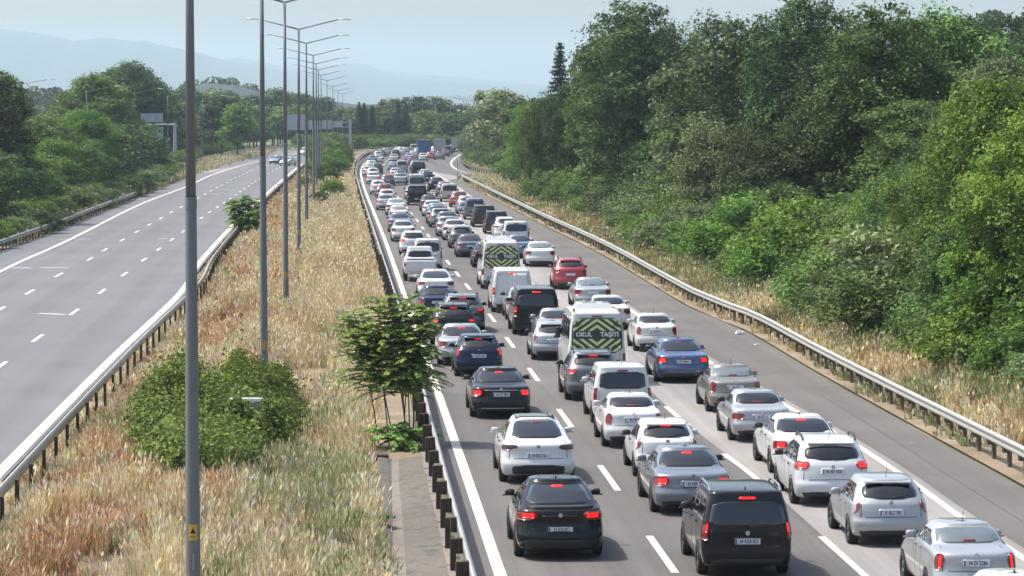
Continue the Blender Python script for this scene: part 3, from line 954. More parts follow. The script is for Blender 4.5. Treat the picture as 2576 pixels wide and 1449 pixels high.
def rear_patch(sh, name, z0, z1, f0, f1, off=0.008, rnd=6.0, nx=15, nz=9, front=False, x0=None, x1=None):
    """patch on the tail (or nose): half width f0..f1 as a share of the body's half width"""
    rows = []
    for i in range(nz):
        t = i / (nz - 1); z = z0 + (z1 - z0) * t
        w = sh.par(z)[2] * (f0 + (f1 - f0) * t)
        v = abs(2 * t - 1)
        w *= max(0.04, 1 - v ** rnd) ** (1 / rnd)
        xs = np.linspace(-w, w, nx)
        rows.append((sh.front if front else sh.rear)(xs, z))
    return patch_mesh(name, np.array(rows), off, (0, 1 if front else -1, .3))


def corner_patch(sh, name, z0, z1, fx, fy, sgn, off=0.012, nx=9, nz=7, slant=0.0, front=False, pinch=0.0):
    """lamp that starts at share fx of the half width on the tail and wraps fy metres forward along the side"""
    rows = []
    for i in range(nz):
        t = i / (nz - 1); z = z0 + (z1 - z0) * t
        yr, yf, w, Dr, Df = sh.par(z)
        nn = sh.nf if front else sh.nr; D = Df if front else Dr
        a0 = math.asin(min(1, (fx + slant * (1 - t) + pinch * (2 * t - 1) ** 2)) ** (nn / 2))
        a1 = math.acos(min(1, max(0, 1 - (fy - pinch * (2 * t - 1) ** 2 * .5) / D)) ** (nn / 2))
        a1 = max(a1, a0 + .1)
        row = []
        for k in range(nx):
            a = a0 + (a1 - a0) * k / (nx - 1)
            x = w * math.sin(a) ** (2 / nn); y = D * (1 - max(0, math.cos(a)) ** (2 / nn))
            y = yf - y if front else yr + y
            row.append((sgn * x, y, float(sh.zmap(np.array(y), z))))
        rows.append(row)
    return patch_mesh(name, np.array(rows), off, (sgn * .6, 1 if front else -1, .2))


def side_patch(sh, name, quad, sgn, off=0.007, ny=9, nz=6, rnd=0.0):
    """quad: ((yr_low, yf_low, z_low), (yr_high, yf_high, z_high))"""
    (a0, b0, z0), (a1, b1, z1) = quad
    rows = []
    for i in range(nz):
        t = i / (nz - 1); z = z0 + (z1 - z0) * t
        ys = np.linspace(a0 + (a1 - a0) * t, b0 + (b1 - b0) * t, ny)
        rows.append(sh.side(ys, z, sgn))
    return patch_mesh(name, np.array(rows), off, (sgn, 0, .2))


def wheel_mesh(R, wd):
    def lathe(prof, n=20):
        v = []; f = []
        for k in range(n):
            a = 2 * math.pi * k / n
            for x, r in prof:
                v.append((x, r * math.cos(a), r * math.sin(a)))
        m = len(prof)
        for k in range(n):
            for j in range(m - 1):
                f.append((k * m + j, k * m + j + 1, ((k + 1) % n) * m + j + 1, ((k + 1) % n) * m + j))
        return mesh_np('tyre', v, f, True)
    h = wd / 2
    tyre = lathe([(-h * .9, R * .62), (-h, R * .72), (-h, R * .92), (-h * .8, R), (h * .8, R), (h, R * .92), (h, R * .72), (h * .9, R * .62), (h * .5, R * .6), (-h * .5, R * .6), (-h * .9, R * .62)])
    b = MB()
    for s in (1, -1):           # dished disc with spokes on both faces, so one mesh serves both sides
        n = 20
        V = [(s * h * .35, 0, 0)] + [(s * h * .35, R * .6 * math.cos(2 * math.pi * k / n), R * .6 * math.sin(2 * math.pi * k / n)) for k in range(n)]
        V += [(s * h * .9, R * .645 * math.cos(2 * math.pi * k / n), R * .645 * math.sin(2 * math.pi * k / n)) for k in range(n)]
        F = [(1 + k, 1 + (k + 1) % n, 1 + n + (k + 1) % n, 1 + n + k) for k in range(n)]
        b.add(V, F)
        for k in range(5):
            a = 2 * math.pi * k / 5; c, d = math.cos(a), math.sin(a)
            p = [(-.06, .06), (.06, .06), (.04, R * .6), (-.04, R * .6)]
            b.add([(s * h * (.78 if q < 2 else .7), u * c - w * d, u * d + w * c) for q, (u, w) in enumerate(p)], [(0, 1, 2, 3)])
    disc = MB()
    for s in (1, -1):
        n = 16
        disc.add([(s * h * .4, 0, 0)] + [(s * h * .4, R * .62 * math.cos(2 * math.pi * k / n), R * .62 * math.sin(2 * math.pi * k / n)) for k in range(n)], [(0, 1 + k, 1 + (k + 1) % n) for k in range(n)])
    return tyre, b.mesh('rim'), disc.mesh('brake_disc')


def arch_mesh(sh, yc, R, sgn):
    """black disc 4 mm proud of the flank, standing in for the shaded wheel well"""
    n = 18; v = []; f = []
    for k in range(n + 1):
        a = math.pi * (-0.12 + 1.24 * k / n)
        for r in (0.0, R * .5, R + .055):
            y = yc + r * math.cos(a); z = max(R + r * math.sin(a), .2)
            zz = max(z, sh.tab[0][0] + .01)
            x = float(sh.sidex(np.array(y), zz)) + .004
            v.append((sgn * x, y, z))
    for k in range(n):
        for j in range(2):
            f.append((k * 3 + j, k * 3 + j + 1, (k + 1) * 3 + j + 1, (k + 1) * 3 + j))
    return mesh_np('wheel_well_shade', v, f)


# profile tables: (z, rear inset, front inset, share of the half width)
def tab_sedan(H, deck=1.02, win=0.98, roof=1.62, hood=0.98, ws=1.55, wroof=.66, rake=0.0, belt=.90):
    return [(.19, .26, .22, .90), (.26, .08, .08, .955), (.40, .01, .02, .985), (.52, .0, .0, 1.0), (.60, .035, .0, 1.0), (.66, .07, .05, 1.0), (.80, .09, .28, .985),
            (deck - .08, .10, .72, .965), (deck - .02, .13, 1.0, .94), (deck + .005, .22, 1.14, .925), (deck + .035, win * .75, 1.26, .90), (deck + .07, win, 1.36, .875),
            ((deck + H) / 2 + .02, (win + roof) / 2 - .05, (1.36 + ws + .55) / 2 - .05, (.875 + wroof) / 2 + .015), (H - .07, roof, ws + .5, wroof)]


def tab_hatch(H, lower=.05, win=.22, roof=.62, ws=1.95, wroof=.72, belt=.98, nose=1.25, hz=.95):
    return [(.20, .22, .22, .90), (.27, .06, .06, .955), (.42, .0, .01, .985), (.55, .0, .0, 1.0), (.64, .05, .02, 1.0), (.80, .055 + lower * .3, .25, .985),
            (hz, .06 + lower, nose * .72, .965), (belt, .08 + lower, nose, .94), (belt + .05, win * .75, nose + .12, .915), ((belt + H) / 2, (win + roof) / 2 - .06, (nose + .12 + ws) / 2 - .03, (.91 + wroof) / 2 + .015), (H - .06, roof, ws, wroof)]


def tab_van(H, W, nose=.75, ws=1.35, wroof=.84, rear=.10, hz=1.1):
    return [(.24, .16, .22, .93), (.32, .04, .06, .97), (.50, .0, .0, 1.0), (.68, .02, .04, 1.0), (.95, .03, .22, 1.0), (hz, .035, nose * .8, .99),
            (hz + .12, .05, nose, .97), ((hz + H) / 2 + .05, rear * .7, (nose + ws) / 2, (.97 + wroof) / 2 + .01), (H - .10, rear, ws, wroof)]


TYPES = {
    # key: L W H, table, options
    'sedan': dict(L=4.65, W=1.79, H=1.46, tab=tab_sedan(1.46), wb=2.68, R=.315, win=(1.10, 1.36, .80, .80), lamp=(.70, .96, .62, .30), plate=.80),
    'sedan_big': dict(L=4.90, W=1.86, H=1.46, tab=tab_sedan(1.46, 1.0, 1.0, 1.75, ws=1.65), wb=2.88, R=.335, win=(1.07, 1.37, .82, .78), lamp=(.70, .92, .60, .34), plate=.76),
    'sedan_small': dict(L=4.30, W=1.69, H=1.45, tab=tab_sedan(1.45, 1.03, .82, 1.36, ws=1.45, wroof=.68), wb=2.50, R=.295, win=(1.12, 1.36, .78, .80), lamp=(.66, 1.0, .72, .22), plate=.82),
    'sedan_old': dict(L=4.45, W=1.71, H=1.40, tab=tab_sedan(1.40, .98, .92, 1.42, ws=1.48, wroof=.70), wb=2.60, R=.295, win=(1.06, 1.31, .82, .80), lamp=(.66, .84, .56, .24), plate=.74, nr=3.8),
    'fastback': dict(L=4.72, W=1.82, H=1.45, tab=tab_sedan(1.45, .99, .72, 1.85, ws=1.6, wroof=.66), wb=2.78, R=.325, win=(1.06, 1.37, .80, .74), lamp=(.72, .90, .58, .36), plate=.72),
    'hatch': dict(L=4.00, W=1.72, H=1.48, tab=tab_hatch(1.48), wb=2.50, R=.305, win=(1.06, 1.36, .74, .78), lamp=(.74, 1.04, .78, .16), plate=.76, rnd=3.2, drop=(.06, .05)),
    'hatch_small': dict(L=3.95, W=1.70, H=1.46, tab=tab_hatch(1.46, .04, .24, .70), wb=2.48, R=.30, win=(1.07, 1.33, .78, .74), lamp=(.76, 1.05, .80, .20), plate=.74, rnd=2.8, drop=(.07, .05)),
    'mpv': dict(L=4.42, W=1.83, H=1.62, tab=tab_hatch(1.62, .06, .22, .58, 2.05, .74, 1.04, 1.15, 1.0), wb=2.65, R=.32, win=(1.14, 1.46, .76, .78), lamp=(.90, 1.10, .62, .42), plate=.86, rnd=3.2, drop=(.06, .05), rails=True),
    'suv': dict(L=4.45, W=1.84, H=1.62, tab=tab_hatch(1.62, .05, .22, .66, 2.0, .72, 1.08, 1.3, 1.04), wb=2.66, R=.345, win=(1.20, 1.46, .76, .76), lamp=(.90, 1.05, .62, .34), plate=.80, rnd=3.6, drop=(.06, .05), rails=True),
    'suv_coupe': dict(L=4.54, W=1.87, H=1.60, tab=tab_sedan(1.60, 1.10, .46, 1.45, ws=1.6, wroof=.64), wb=2.69, R=.35, win=(1.17, 1.50, .84, .76), lamp=(.86, 1.04, .52, .36), plate=.66, nr=2.7),
    'crossover': dict(L=4.75, W=1.92, H=1.60, tab=tab_sedan(1.60, 1.06, .42, 1.50, ws=1.5, wroof=.62), wb=2.89, R=.35, win=(1.16, 1.52, .74, .76), lamp=(.88, 1.01, .54, .34), plate=.74, nr=2.6),
    'combi': dict(L=4.40, W=1.80, H=1.82, tab=tab_van(1.82, 1.80, 1.25, 1.95, .82, .16, 1.0), wb=2.72, R=.32, win=(1.10, 1.60, .78, .82), lamp=(.72, 1.12, .88, .14), plate=.84, nr=4.2, Dr=.3, rnd=5, vert=True),
    'combi_dark': dict(L=4.60, W=1.86, H=1.83, tab=tab_van(1.83, 1.86, 1.2, 1.9, .82, .16, 1.0), wb=2.80, R=.33, win=(1.06, 1.58, .86, .82), lamp=(.80, 1.16, .88, .16), plate=.78, nr=4.2, Dr=.3, rnd=7, vert=True, rails=True),
    'van': dict(L=5.10, W=1.95, H=1.98, tab=tab_van(1.98, 1.95, .95, 1.55, .84, .14, 1.15), wb=3.1, R=.335, win=(1.18, 1.70, .84, .82), lamp=(.80, 1.20, .88, .14), plate=.62, nr=5, Dr=.25, rnd=7, vert=True),
    'panel_van': dict(L=5.0, W=1.97, H=2.0, tab=tab_van(2.0, 1.97, .95, 1.55, .86, .12, 1.15), wb=2.95, R=.335, win=None, lamp=(.80, 1.16, .89, .14), plate=.60, nr=5, Dr=.25, rnd=7, vert=True),
    'minibus': dict(L=5.95, W=2.02, H=2.62, tab=tab_van(2.62, 2.02, .75, 1.45, .86, .12, 1.3), wb=3.7, R=.34, win=None, lamp=(.72, 1.10, .90, .13), plate=.50, nr=5.5, Dr=.25, rnd=7, vert=True),
    'tall_van': dict(L=5.5, W=1.98, H=2.3, tab=tab_van(2.3, 1.98, .75, 1.45, .86, .12, 1.2), wb=3.3, R=.34, win=(1.25, 1.95, .84, .84), lamp=(.72, 1.10, .90, .13), plate=.55, nr=5.5, Dr=.25, rnd=7, vert=True),
    'pickup': dict(L=5.3, W=1.92, H=1.82, tab=[(.42, .10, .2, .92), (.50, .02, .05, .98), (.66, .0, .0, 1.0), (.95, .015, .1, 1.0), (1.10, .02, .5, .985), (1.14, .05, 1.1, .96), (1.18, 1.56, 1.35, .93), (1.24, 1.66, 1.45, .90), (1.5, 1.74, 1.95, .80), (1.75, 1.86, 2.25, .74)], wb=3.1, R=.39, win=(1.26, 1.60, .84, .84), lamp=(.76, 1.04, .87, .10), plate=.60, nr=6, Dr=.2, rnd=6, bed=True),
}
def mirror_mesh():
    """rounded housing on a short stalk, the same for both sides"""
    v = []; f = []; nu, nv = 10, 6
    for i in range(nv + 1):
        t = -math.pi / 2 + math.pi * i / nv
        for j in range(nu):
            a = 2 * math.pi * j / nu
            c = abs(math.cos(t)) ** .6; se = lambda q: math.copysign(abs(q) ** .7, q)
            v.append((.115 * c * se(math.cos(a)), .055 * se(math.sin(t)), .075 * c * se(math.sin(a))))
    for i in range(nv):
        for j in range(nu):
            f.append((i * nu + j, i * nu + (j + 1) % nu, (i + 1) * nu + (j + 1) % nu, (i + 1) * nu + j))
    n = len(v)
    v += [(-.16, -.02, -.05), (.16, -.02, -.05), (.16, .03, -.05), (-.16, .03, -.05), (-.16, -.02, -.08), (.16, -.02, -.08), (.16, .03, -.08), (-.16, .03, -.08)]
    f += [(n, n + 1, n + 2, n + 3), (n + 7, n + 6, n + 5, n + 4), (n, n + 4, n + 5, n + 1), (n + 2, n + 6, n + 7, n + 3)]
    me = bpy.data.meshes.new('mirror'); me.from_pydata(v, [], f)
    for p in me.polygons: p.use_smooth = True
    return me


_cache = {}
SHELLS = {}


def get_shell(t):
    if t not in SHELLS:
        q = TYPES[t]
        SHELLS[t] = Shell(q['L'], q['W'], q['H'], q['tab'], q.get('Dr', .42), .75, q.get('nr', 2.9), 2.6 if not q.get('vert') else 3.2, q.get('drop', (.02, .05)), .07 if not q.get('vert') else .08)
    return SHELLS[t]


def cached(key, fn):
    if key not in _cache: _cache[key] = fn()
    return _cache[key]


def text_obj(txt, size, mat, parent, loc, rot, name='lettering', bold=0.0, narrow=1.0):
    cu = bpy.data.curves.new(name, 'FONT'); cu.body = txt; cu.size = size; cu.align_x = 'CENTER'; cu.align_y = 'CENTER'
    cu.offset = bold; cu.resolution_u = 2
    cu.materials.append(mat)
    o = bpy.data.objects.new(name, cu); C.objects.link(o)
    dg = bpy.context.evaluated_depsgraph_get(); me = bpy.data.meshes.new_from_object(o.evaluated_get(dg))
    bpy.data.objects.remove(o); bpy.data.curves.remove(cu)
    me.name = name; o = bpy.data.objects.new(name, me); o.location = loc; o.rotation_euler = rot; o.scale = (narrow, 1, 1)
    return link(o, parent)


def clip_poly(poly, x0, x1, z0, z1):
    def cl(p, f, inter):
        out = []
        for i in range(len(p)):
            a, b = p[i - 1], p[i]
            ia, ib = f(a), f(b)
            if ib:
                if not ia: out.append(inter(a, b))
                out.append(b)
            elif ia: out.append(inter(a, b))
        return out
    def ix(x): return lambda a, b: (x, a[1] + (b[1] - a[1]) * (x - a[0]) / (b[0] - a[0]))
    def iz(z): return lambda a, b: (a[0] + (b[0] - a[0]) * (z - a[1]) / (b[1] - a[1]), z)
    for f, i in ((lambda p: p[0] >= x0, ix(x0)), (lambda p: p[0] <= x1, ix(x1)), (lambda p: p[1] >= z0, iz(z0)), (lambda p: p[1] <= z1, iz(z1))):
        if not poly: return poly
        poly = cl(poly, f, i)
    return poly


def school_panel(e, sh, letters=True):
    """dark rear panel with pale chevrons and two words"""
    z0, z1, hw = 1.12, 2.42, .84
    pan = put('rear_panel', rear_patch(sh, 'rear_panel', z0, z1, .90, .95, .012, 9), M['chev_dark'], e)
    b = MB()
    zc = (z0 + z1) / 2; band = .15; sl = .75
    for sgn in (1, -1):
        for side_ in (1, -1):
            for k in range(-1, 7):
                w_ = .115; per = .235
                c = zc + sgn * (band + .13 + per * k)
                # stripe z = c - sgn*|x|*sl
                pl = [(0, c), (side_ * 1.0, c - sgn * sl), (side_ * 1.0, c - sgn * sl + sgn * w_), (0, c + sgn * w_)]
                lo, hi = (zc + band, z1 - .05) if sgn > 0 else (z0 + .05, zc - band)
                xa, xb = (0.0, hw) if side_ > 0 else (-hw, 0.0)
                pl = clip_poly(pl, xa, xb, lo, hi)
                if len(pl) >= 3:
                    pts = []
                    for x, z in pl:
                        p = sh.rear(np.array(float(np.clip(x, -hw, hw))), z); pts.append((p[0], p[1] - .022, p[2]))
                    b.add(pts, [tuple(range(len(pts)))])
    b.build('chevron_stripes', M['chev_light'], pan)
    y = float(sh.rear(np.array(.3), zc)[1]) - .03
    # dark lettering band and the two words
    text_obj('OKUL', .215, M['sign_white'], pan, (-.46, y, zc), (math.pi / 2, 0, 0), bold=.006)
    text_obj('TAŞITI', .215, M['sign_white'], pan, (.44, y, zc), (math.pi / 2, 0, 0), bold=.006)
    # red-brown sticker under the words and round emblem between them
    MB().add([(-.11, y, zc), (0, y, zc + .17), (.11, y, zc), (0, y, zc - .17)], [(0, 3, 2, 1)]).build('emblem_diamond', M['chev_dark'], pan)


def vehicle(t, paint, px, py, label, on=False, high=None, plate=None, lod=0, hdg=None, cat='car', kind_name=None, roof_glass=False, face=False, glass=None, gh=None, tail=None, front_at=None, dark_roof=False):
    q = TYPES[t]; sh = get_shell(t)
    L, Wd, H, wb, R = q['L'], q['W'], q['H'], q['wb'], q['R']
    gx, gyy = G(px, py)
    if hdg is None: hdg = 0.0
    ov = (L - wb) * .53            # tail to rear axle
    c, s = math.cos(hdg), math.sin(hdg)
    off = (L / 2 - ov) * (-1 if face else 1)
    x0, y0 = gx - s * off * 1.0 * (1 if not face else 1), gyy + c * off
    e = empty(kind_name or 'car', (x0, y0, 0.012), hdg + (math.pi if face else 0))
    tag(e, label, cat, 'vehicles queuing on the right carriageway' if not face else 'cars on the left carriageway')
    pm = M['p_' + paint]; gm = M[glass or 'glass']
    g = lambda k, fn: cached((t, k), fn)
    body = put('body', g('body', lambda: mesh_np('body', *sh.mesh(), smooth=True)), pm, e)
    # lower bumper, plate, lamps
    put('rear_bumper', g('bumper', lambda: rear_patch(sh, 'rear_bumper', sh.tab[0][0] + .005, sh.tab[0][0] + (.32 if t == 'crossover' else .25 if t == 'suv_coupe' else .17), .72 if t == 'crossover' else .80, .72 if t == 'crossover' else .86, .006, 9 if t != 'crossover' else 5)), M['black'], e)
    l0, l1, fx, fy = q['lamp']
    lm = M['lens_on'] if on else M['lens']
    for sg in (-1, 1):
        if face: continue
        if q.get('vert'):
            put('tail_lamp', g(('lamp', sg), lambda: corner_patch(sh, 'tail_lamp', l0, l1, fx, fy, sg)), M['lens'], e)
            if on: put('brake_lamp', g(('lampb', sg), lambda: corner_patch(sh, 'brake_lamp', l1 - .20, l1 - .02, fx + .015, fy * .5, sg, .022)), M['lens_on'], e)
        else:
            put('tail_lamp', g(('lamp', sg), lambda: corner_patch(sh, 'tail_lamp', l0, l1, fx, fy, sg, slant=.06, pinch=.10)), M[tail] if tail else M['lens'], e)
            if on: put('brake_lamp', g(('lampb', sg), lambda: corner_patch(sh, 'brake_lamp', l0 + .05, l1 - .03, fx + .10, fy * .45, sg, .022)), M['lens_on'], e)
    zp = q['plate']
    def plate_at():
        yy = float(sh.rear(np.array(.2), zp)[1])
        return MB().box((0, yy - .012, zp), (.52, .02, .12)).mesh('licence_plate')
    if not face:
        po = put('licence_plate', g('plate', plate_at), M['plate'], e)
        yy = float(sh.rear(np.array(.2), zp)[1])
        if lod == 0:
            MB().box((-.24, yy - .0245, zp), (.032, .004, .11)).build('plate_band', M['plate_blue'], po)
            text_obj(plate or '34', .12, M['ink'], po, (.022, yy - .026, zp), (math.pi / 2, 0, 0), 'plate_lettering', .002, .68)
            put('plate_recess', g('recess', lambda: rear_patch(sh, 'plate_recess', zp - .085, zp + .085, .34, .34, .003, 12)), pm, e)
    # rear window
    if q['win']:
        z0, z1, f0, f1 = q['win']
        rn = q.get('rnd', 9.0)
        if q.get('vert'): f0, f1, z1, rn = f0 + .04, f1 + .05, z1 + .03, 9.0
        elif q['tab'][-1][3] < .70 and not q.get('bed') and t not in ('crossover', 'suv_coupe'): f0, f1, z1 = f0 + .09, f1 + .13, H - .085
        elif not q.get('bed'): f0, f1, z1, rn = f0 + .07, f1 + .09, z1 + .015, max(rn, 3.8)
        put('rear_window', g('rw', lambda: rear_patch(sh, 'rear_window', z0, z1, min(f0, .93), min(f1, .93), .008, rn)), gm, e)
    # side windows and windscreen
    zb = max(q['tab'][-4][0], H * .64) if not q.get('bed') else 1.27
    zt = H - .15 if H < 1.7 else H - .24
    if t in ('minibus', 'panel_van', 'tall_van'): zb = H * .58
    yr0, yf0 = float(sh.par(zb)[0]), float(sh.par(zb)[1]); yr1, yf1 = float(sh.par(zt)[0]), float(sh.par(zt)[1])
    a0, b0 = yr0 + sh.Dr * .72, yf0 - sh.Df * .62
    a1, b1 = yr1 + sh.Dr * .70, yf1 - sh.Df * .62
    if q.get('bed'): a0, a1 = yr0 + .3, yr1 + .3
    long_ = b0 - a0
    cuts = [0, .40, .70, 1] if t not in ('suv_coupe',) else [0, .22, .58, 1]
    if long_ > 3.4: cuts = [0, .26, .50, .74, 1]
    if t == 'panel_van': cuts = [.72, 1]
    if q.get('bed'): cuts = [0, .42, 1]
    for sg in (-1, 1):
        for i in range(len(cuts) - 1):
            u0, u1 = cuts[i] + .012, cuts[i + 1] - .012
            quad = ((a0 + (b0 - a0) * u0, a0 + (b0 - a0) * u1, zb), (a1 + (b1 - a1) * u0, a1 + (b1 - a1) * u1, zt))
            put('side_window', g(('sw', sg, i), lambda: side_patch(sh, 'side_window', quad, sg)), M['glass'], e)
    put('windscreen', g('ws', lambda: rear_patch(sh, 'windscreen', zb + .02, zt + .06, .80, .80, .008, 9, front=True)), M['glass'], e)
    # wheels
    tyre, rim, disc = cached(('wheel', R), lambda: wheel_mesh(R, .215))
    for sg in (-1, 1):
        for yc in (-L / 2 + ov, -L / 2 + ov + wb):
            if lod < 2:
                put('wheel_well_shade', g(('arch', sg, round(yc, 2)), lambda: arch_mesh(sh, yc, R, sg)), M['black'], e)  # shade inside the wheel well, put on as a black disc
            xw = float(sh.sidex(np.array(yc), .5)) - .09
            w = put('wheel', tyre, M['tyre'], e, (sg * xw, yc, R - .01))
            if lod < 2:
                put('rim', rim, M['rim'] if random.random() < .8 else M['rim_dark'], w)
                put('brake_disc', disc, M['rim_dark'], w)
    # mirrors
    ym, zm = b0 - .18, zb + .02
    mm = g('mirror', mirror_mesh)
    for sg in (-1, 1):
        big = t in ('minibus', 'tall_van')
        o = put('mirror', mm, M['black'] if (big or random.random() < .35 or paint in ('black', 'dark_grey')) else pm, e, (sg * (float(sh.sidex(np.array(ym), zb - .04)) + .085), ym, zm + .015))
        if big: o.scale = (.9, 1.0, 2.6)
    # third brake lamp
    if not face:
        if high is None: high = on
        hm_ = M['lens_on'] if high else M['lens_off_high']
        if q.get('vert') or t in ('hatch', 'hatch_small', 'mpv', 'suv'):
            zz = H - .12 if H < 1.7 else H - .17
            put('high_brake_lamp', g('hl', lambda: rear_patch(sh, 'high_brake_lamp', zz, zz + .05, .24, .24, .02, 12, 7, 3)), hm_, e)
        else:
            zz = q['win'][1] - .05 if q['win'] else H - .2
            if t in ('sedan', 'sedan_small', 'sedan_old') and not high: zz = q['win'][0] + .02
            put('high_brake_lamp', g(('hl', high), lambda: rear_patch(sh, 'high_brake_lamp', zz, zz + .035, .20, .20, .016, 12, 7, 3)), hm_, e)
    if face:
        for sg in (-1, 1):
            put('headlamp', g(('head', sg), lambda: corner_patch(sh, 'headlamp', .58, .74, .55, .4, sg, front=True)), M['lens_white'], e)
        put('grille', g('grille', lambda: rear_patch(sh, 'grille', .36, .56, .5, .5, .01, 8, front=True)), M['black'], e)
    if roof_glass or dark_roof:
        # dark glazed roof panel lying on the roof skin
        yr_, yf_ = float(sh.par(sh.zroof)[0]), float(sh.par(sh.zroof)[1])
        xs = np.linspace(-Wd * .27, Wd * .27, 7); ysv = np.linspace(yr_ + .12, yf_ - .12, 9)
        rows = [[(x, y, float(sh.zmap(np.array(y), H)) + .004 - .02 * abs(x / (Wd * .27)) ** 3) for x in xs] for y in ysv]
        put('glass_roof', g('groof', lambda: patch_mesh('glass_roof', np.array(rows), .006, (0, 0, 1))), M['glass'], e)
    if lod < 2:
        # tailgate gaps, badge, antenna, handles, seams
        if lod == 0:
            zg = min(sh.tab[5][0], .66)
            if q.get('bed'): zg = .64
            put('tailgate_gap', g('gap', lambda: rear_patch(sh, 'tailgate_gap', zg, zg + .012, .78, .78, .0035, 20, 15, 2)), M['seam'], e)
            for sg in (-1, 1):
                hi = q['win'][0] - .04 if q['win'] else 1.9
                def gap():
                    rows = []
                    for z in np.linspace(zg, hi, 7):
                        w = sh.par(z)[2] * (.80 if q.get('vert') else .78)
                        rows.append(sh.rear(np.array([sg * w, sg * (w + .012)]), z))
                    return patch_mesh('tailgate_gap', np.array(rows), .0035, (0, -1, .2))
                put('tailgate_gap', g(('gapv', sg), gap), M['seam'], e)
                for u in (cuts[-2], cuts[1] - .02 if len(cuts) > 2 else .4):
                    yy2 = a0 + (b0 - a0) * u
                    put('door_seam', g(('seam', sg, round(u, 2)), lambda: side_patch(sh, 'door_seam', ((yy2, yy2 + .014, .36), (yy2, yy2 + .014, zb)), sg, .003, 2, 6)), M['seam'], e)
                    yh = yy2 + .14
                    xh = float(sh.sidex(np.array(yh), zb - .12))
                    MB().box((sg * (xh + .012), yh, zb - .12), (.03, .16, .03)).build('door_handle', pm if random.random() < .7 else M['black'], e)
            zl = min(l1 + .02, .97) if not q.get('vert') else zp + .17
            yb = float(sh.rear(np.array(0.0), zl)[1])
            n_ = 10
            MB().add([(.05 * math.cos(2 * math.pi * k / n_), yb - .012, zl + .05 * math.sin(2 * math.pi * k / n_)) for k in range(n_)], [tuple(range(n_))]).build('badge', M['chrome'], e)
        if t in ('hatch', 'hatch_small', 'mpv', 'suv', 'combi', 'combi_dark'):
            z0 = q['win'][0]
            p0 = sh.rear(np.array(.02), z0 + .03); p1 = sh.rear(np.array(.42), z0 + .10)
            MB().tube((p0[0], p0[1] - .03, p0[2]), (p1[0], p1[1] - .03, p1[2]), .012, .008, 5).build('rear_wiper', M['black'], e)
            if not q.get('vert'):
                yr_, yf_ = float(sh.par(H - .08)[0]), 0
                w_ = Wd / 2 * q['tab'][-1][3] * .86
                zr_ = float(sh.zmap(np.array(yr_), H - .05))
                MB().add([(-w_, yr_ + .16, zr_ + .02), (w_, yr_ + .16, zr_ + .02), (w_ * .96, yr_ - .10, zr_ - .01), (-w_ * .96, yr_ - .10, zr_ - .01),
                          (-w_, yr_ + .16, zr_ - .02), (w_, yr_ + .16, zr_ - .02), (w_ * .96, yr_ - .10, zr_ - .035), (-w_ * .96, yr_ - .10, zr_ - .035)],
                         [(0, 3, 2, 1), (4, 5, 6, 7), (3, 7, 6, 2), (0, 4, 7, 3), (1, 2, 6, 5)]).build('roof_spoiler', pm, e)
        ya = float(sh.par(H - .1)[0]) + .28
        za = float(sh.zmap(np.array(ya), H))
        if t in ('sedan', 'sedan_big', 'fastback', 'suv_coupe', 'suv', 'combi_dark', 'crossover'):
            if t != 'crossover':
                MB().add([(-.02, ya, za - .02), (.02, ya, za - .02), (.02, ya + .16, za - .02), (-.02, ya + .16, za - .02), (0, ya - .01, za + .07), (0, ya + .03, za + .07)], [(0, 1, 4), (1, 2, 5, 4), (2, 3, 5), (3, 0, 4, 5)]).build('shark_fin_aerial', M['black'] if t != 'suv' else pm, e)
        elif not q.get('bed') and t not in ('minibus', 'panel_van'):
            MB().tube((0, ya, za - .02), (0, ya - .12, za + .22), .008, .005, 5).build('aerial', M['black'], e)
        if q.get('rails') :
            for sg in (-1, 1):
                b = MB(); w_ = Wd / 2 * q['tab'][-1][3] - .03
                prev = None
                ya2, yb2 = float(sh.par(H - .1)[0]) + .25, float(sh.par(H - .1)[1]) - .55
                for k in range(7):
                    yy3 = ya2 + (yb2 - ya2) * k / 6
                    zz3 = float(sh.zmap(np.array(yy3), H - .035)) + (.085 if 0 < k < 6 else 0.0)
                    if prev: b.tube(prev, (sg * w_, yy3, zz3), .026, .026, 6)
                    prev = (sg * w_, yy3, zz3)
                b.build('roof_rail', M['chrome'] if t == 'combi_dark' else M['black'], e)
    if q.get('bed'):
        # load bed interior: dark patch laid flat on the closed deck
        y0_, y1_ = -L / 2 + .14, -L / 2 + 1.55
        MB().box((0, (y0_ + y1_) / 2, 1.172), (Wd - .34, y1_ - y0_, .012)).build('bed_dark_patch', M['black'], e)
        b = MB()
        for sg in (-1, 1): b.tube((sg * (Wd / 2 - .14), y0_, 1.2), (sg * (Wd / 2 - .14), y1_, 1.2), .03, .03, 6)
        b.build('bed_rail', M['chrome'], e)
        MB().box((0, -L / 2 - .03, .52), (Wd * .86, .14, .14)).build('step_bumper', M['chrome'], e)
    if t == 'minibus':
        school_panel(e, sh)
        b = MB().box((0, -1.0, H + .06), (1.35, 1.5, .22), 0, .82)
        pod = b.build('roof_air_conditioner', M['p_white'], e)
        for sx in (-.35, .35):
            MB().tube((sx, -1.0, H + .165), (sx, -1.0, H + .20), .22, .20, 12).build('fan_housing', M['p_silver'], pod)
        MB().box((0, -L / 2 - .05, .42), (Wd * .92, .16, .14)).build('rear_step', M['black'], e)
        for sg in (-1, 1):
            MB().tube((sg * .8, -L / 2 + .25, H - .06), (sg * .8, -L / 2 + .25, H + .06), .05, .04, 8).build('roof_marker_lamp', M['amber'], e)
        b = MB()
        for z in (.62,): b.box((0, -L / 2 - .012, z), (1.5, .01, .22))
        b.build('lower_tailgate_panel', M['p_silver'], e)
        rear_d = put('door_gap', g('dgap', lambda: rear_patch(sh, 'door_gap', .66, 1.12, .006, .006, .004, 20, 2, 2)), M['seam'], e)
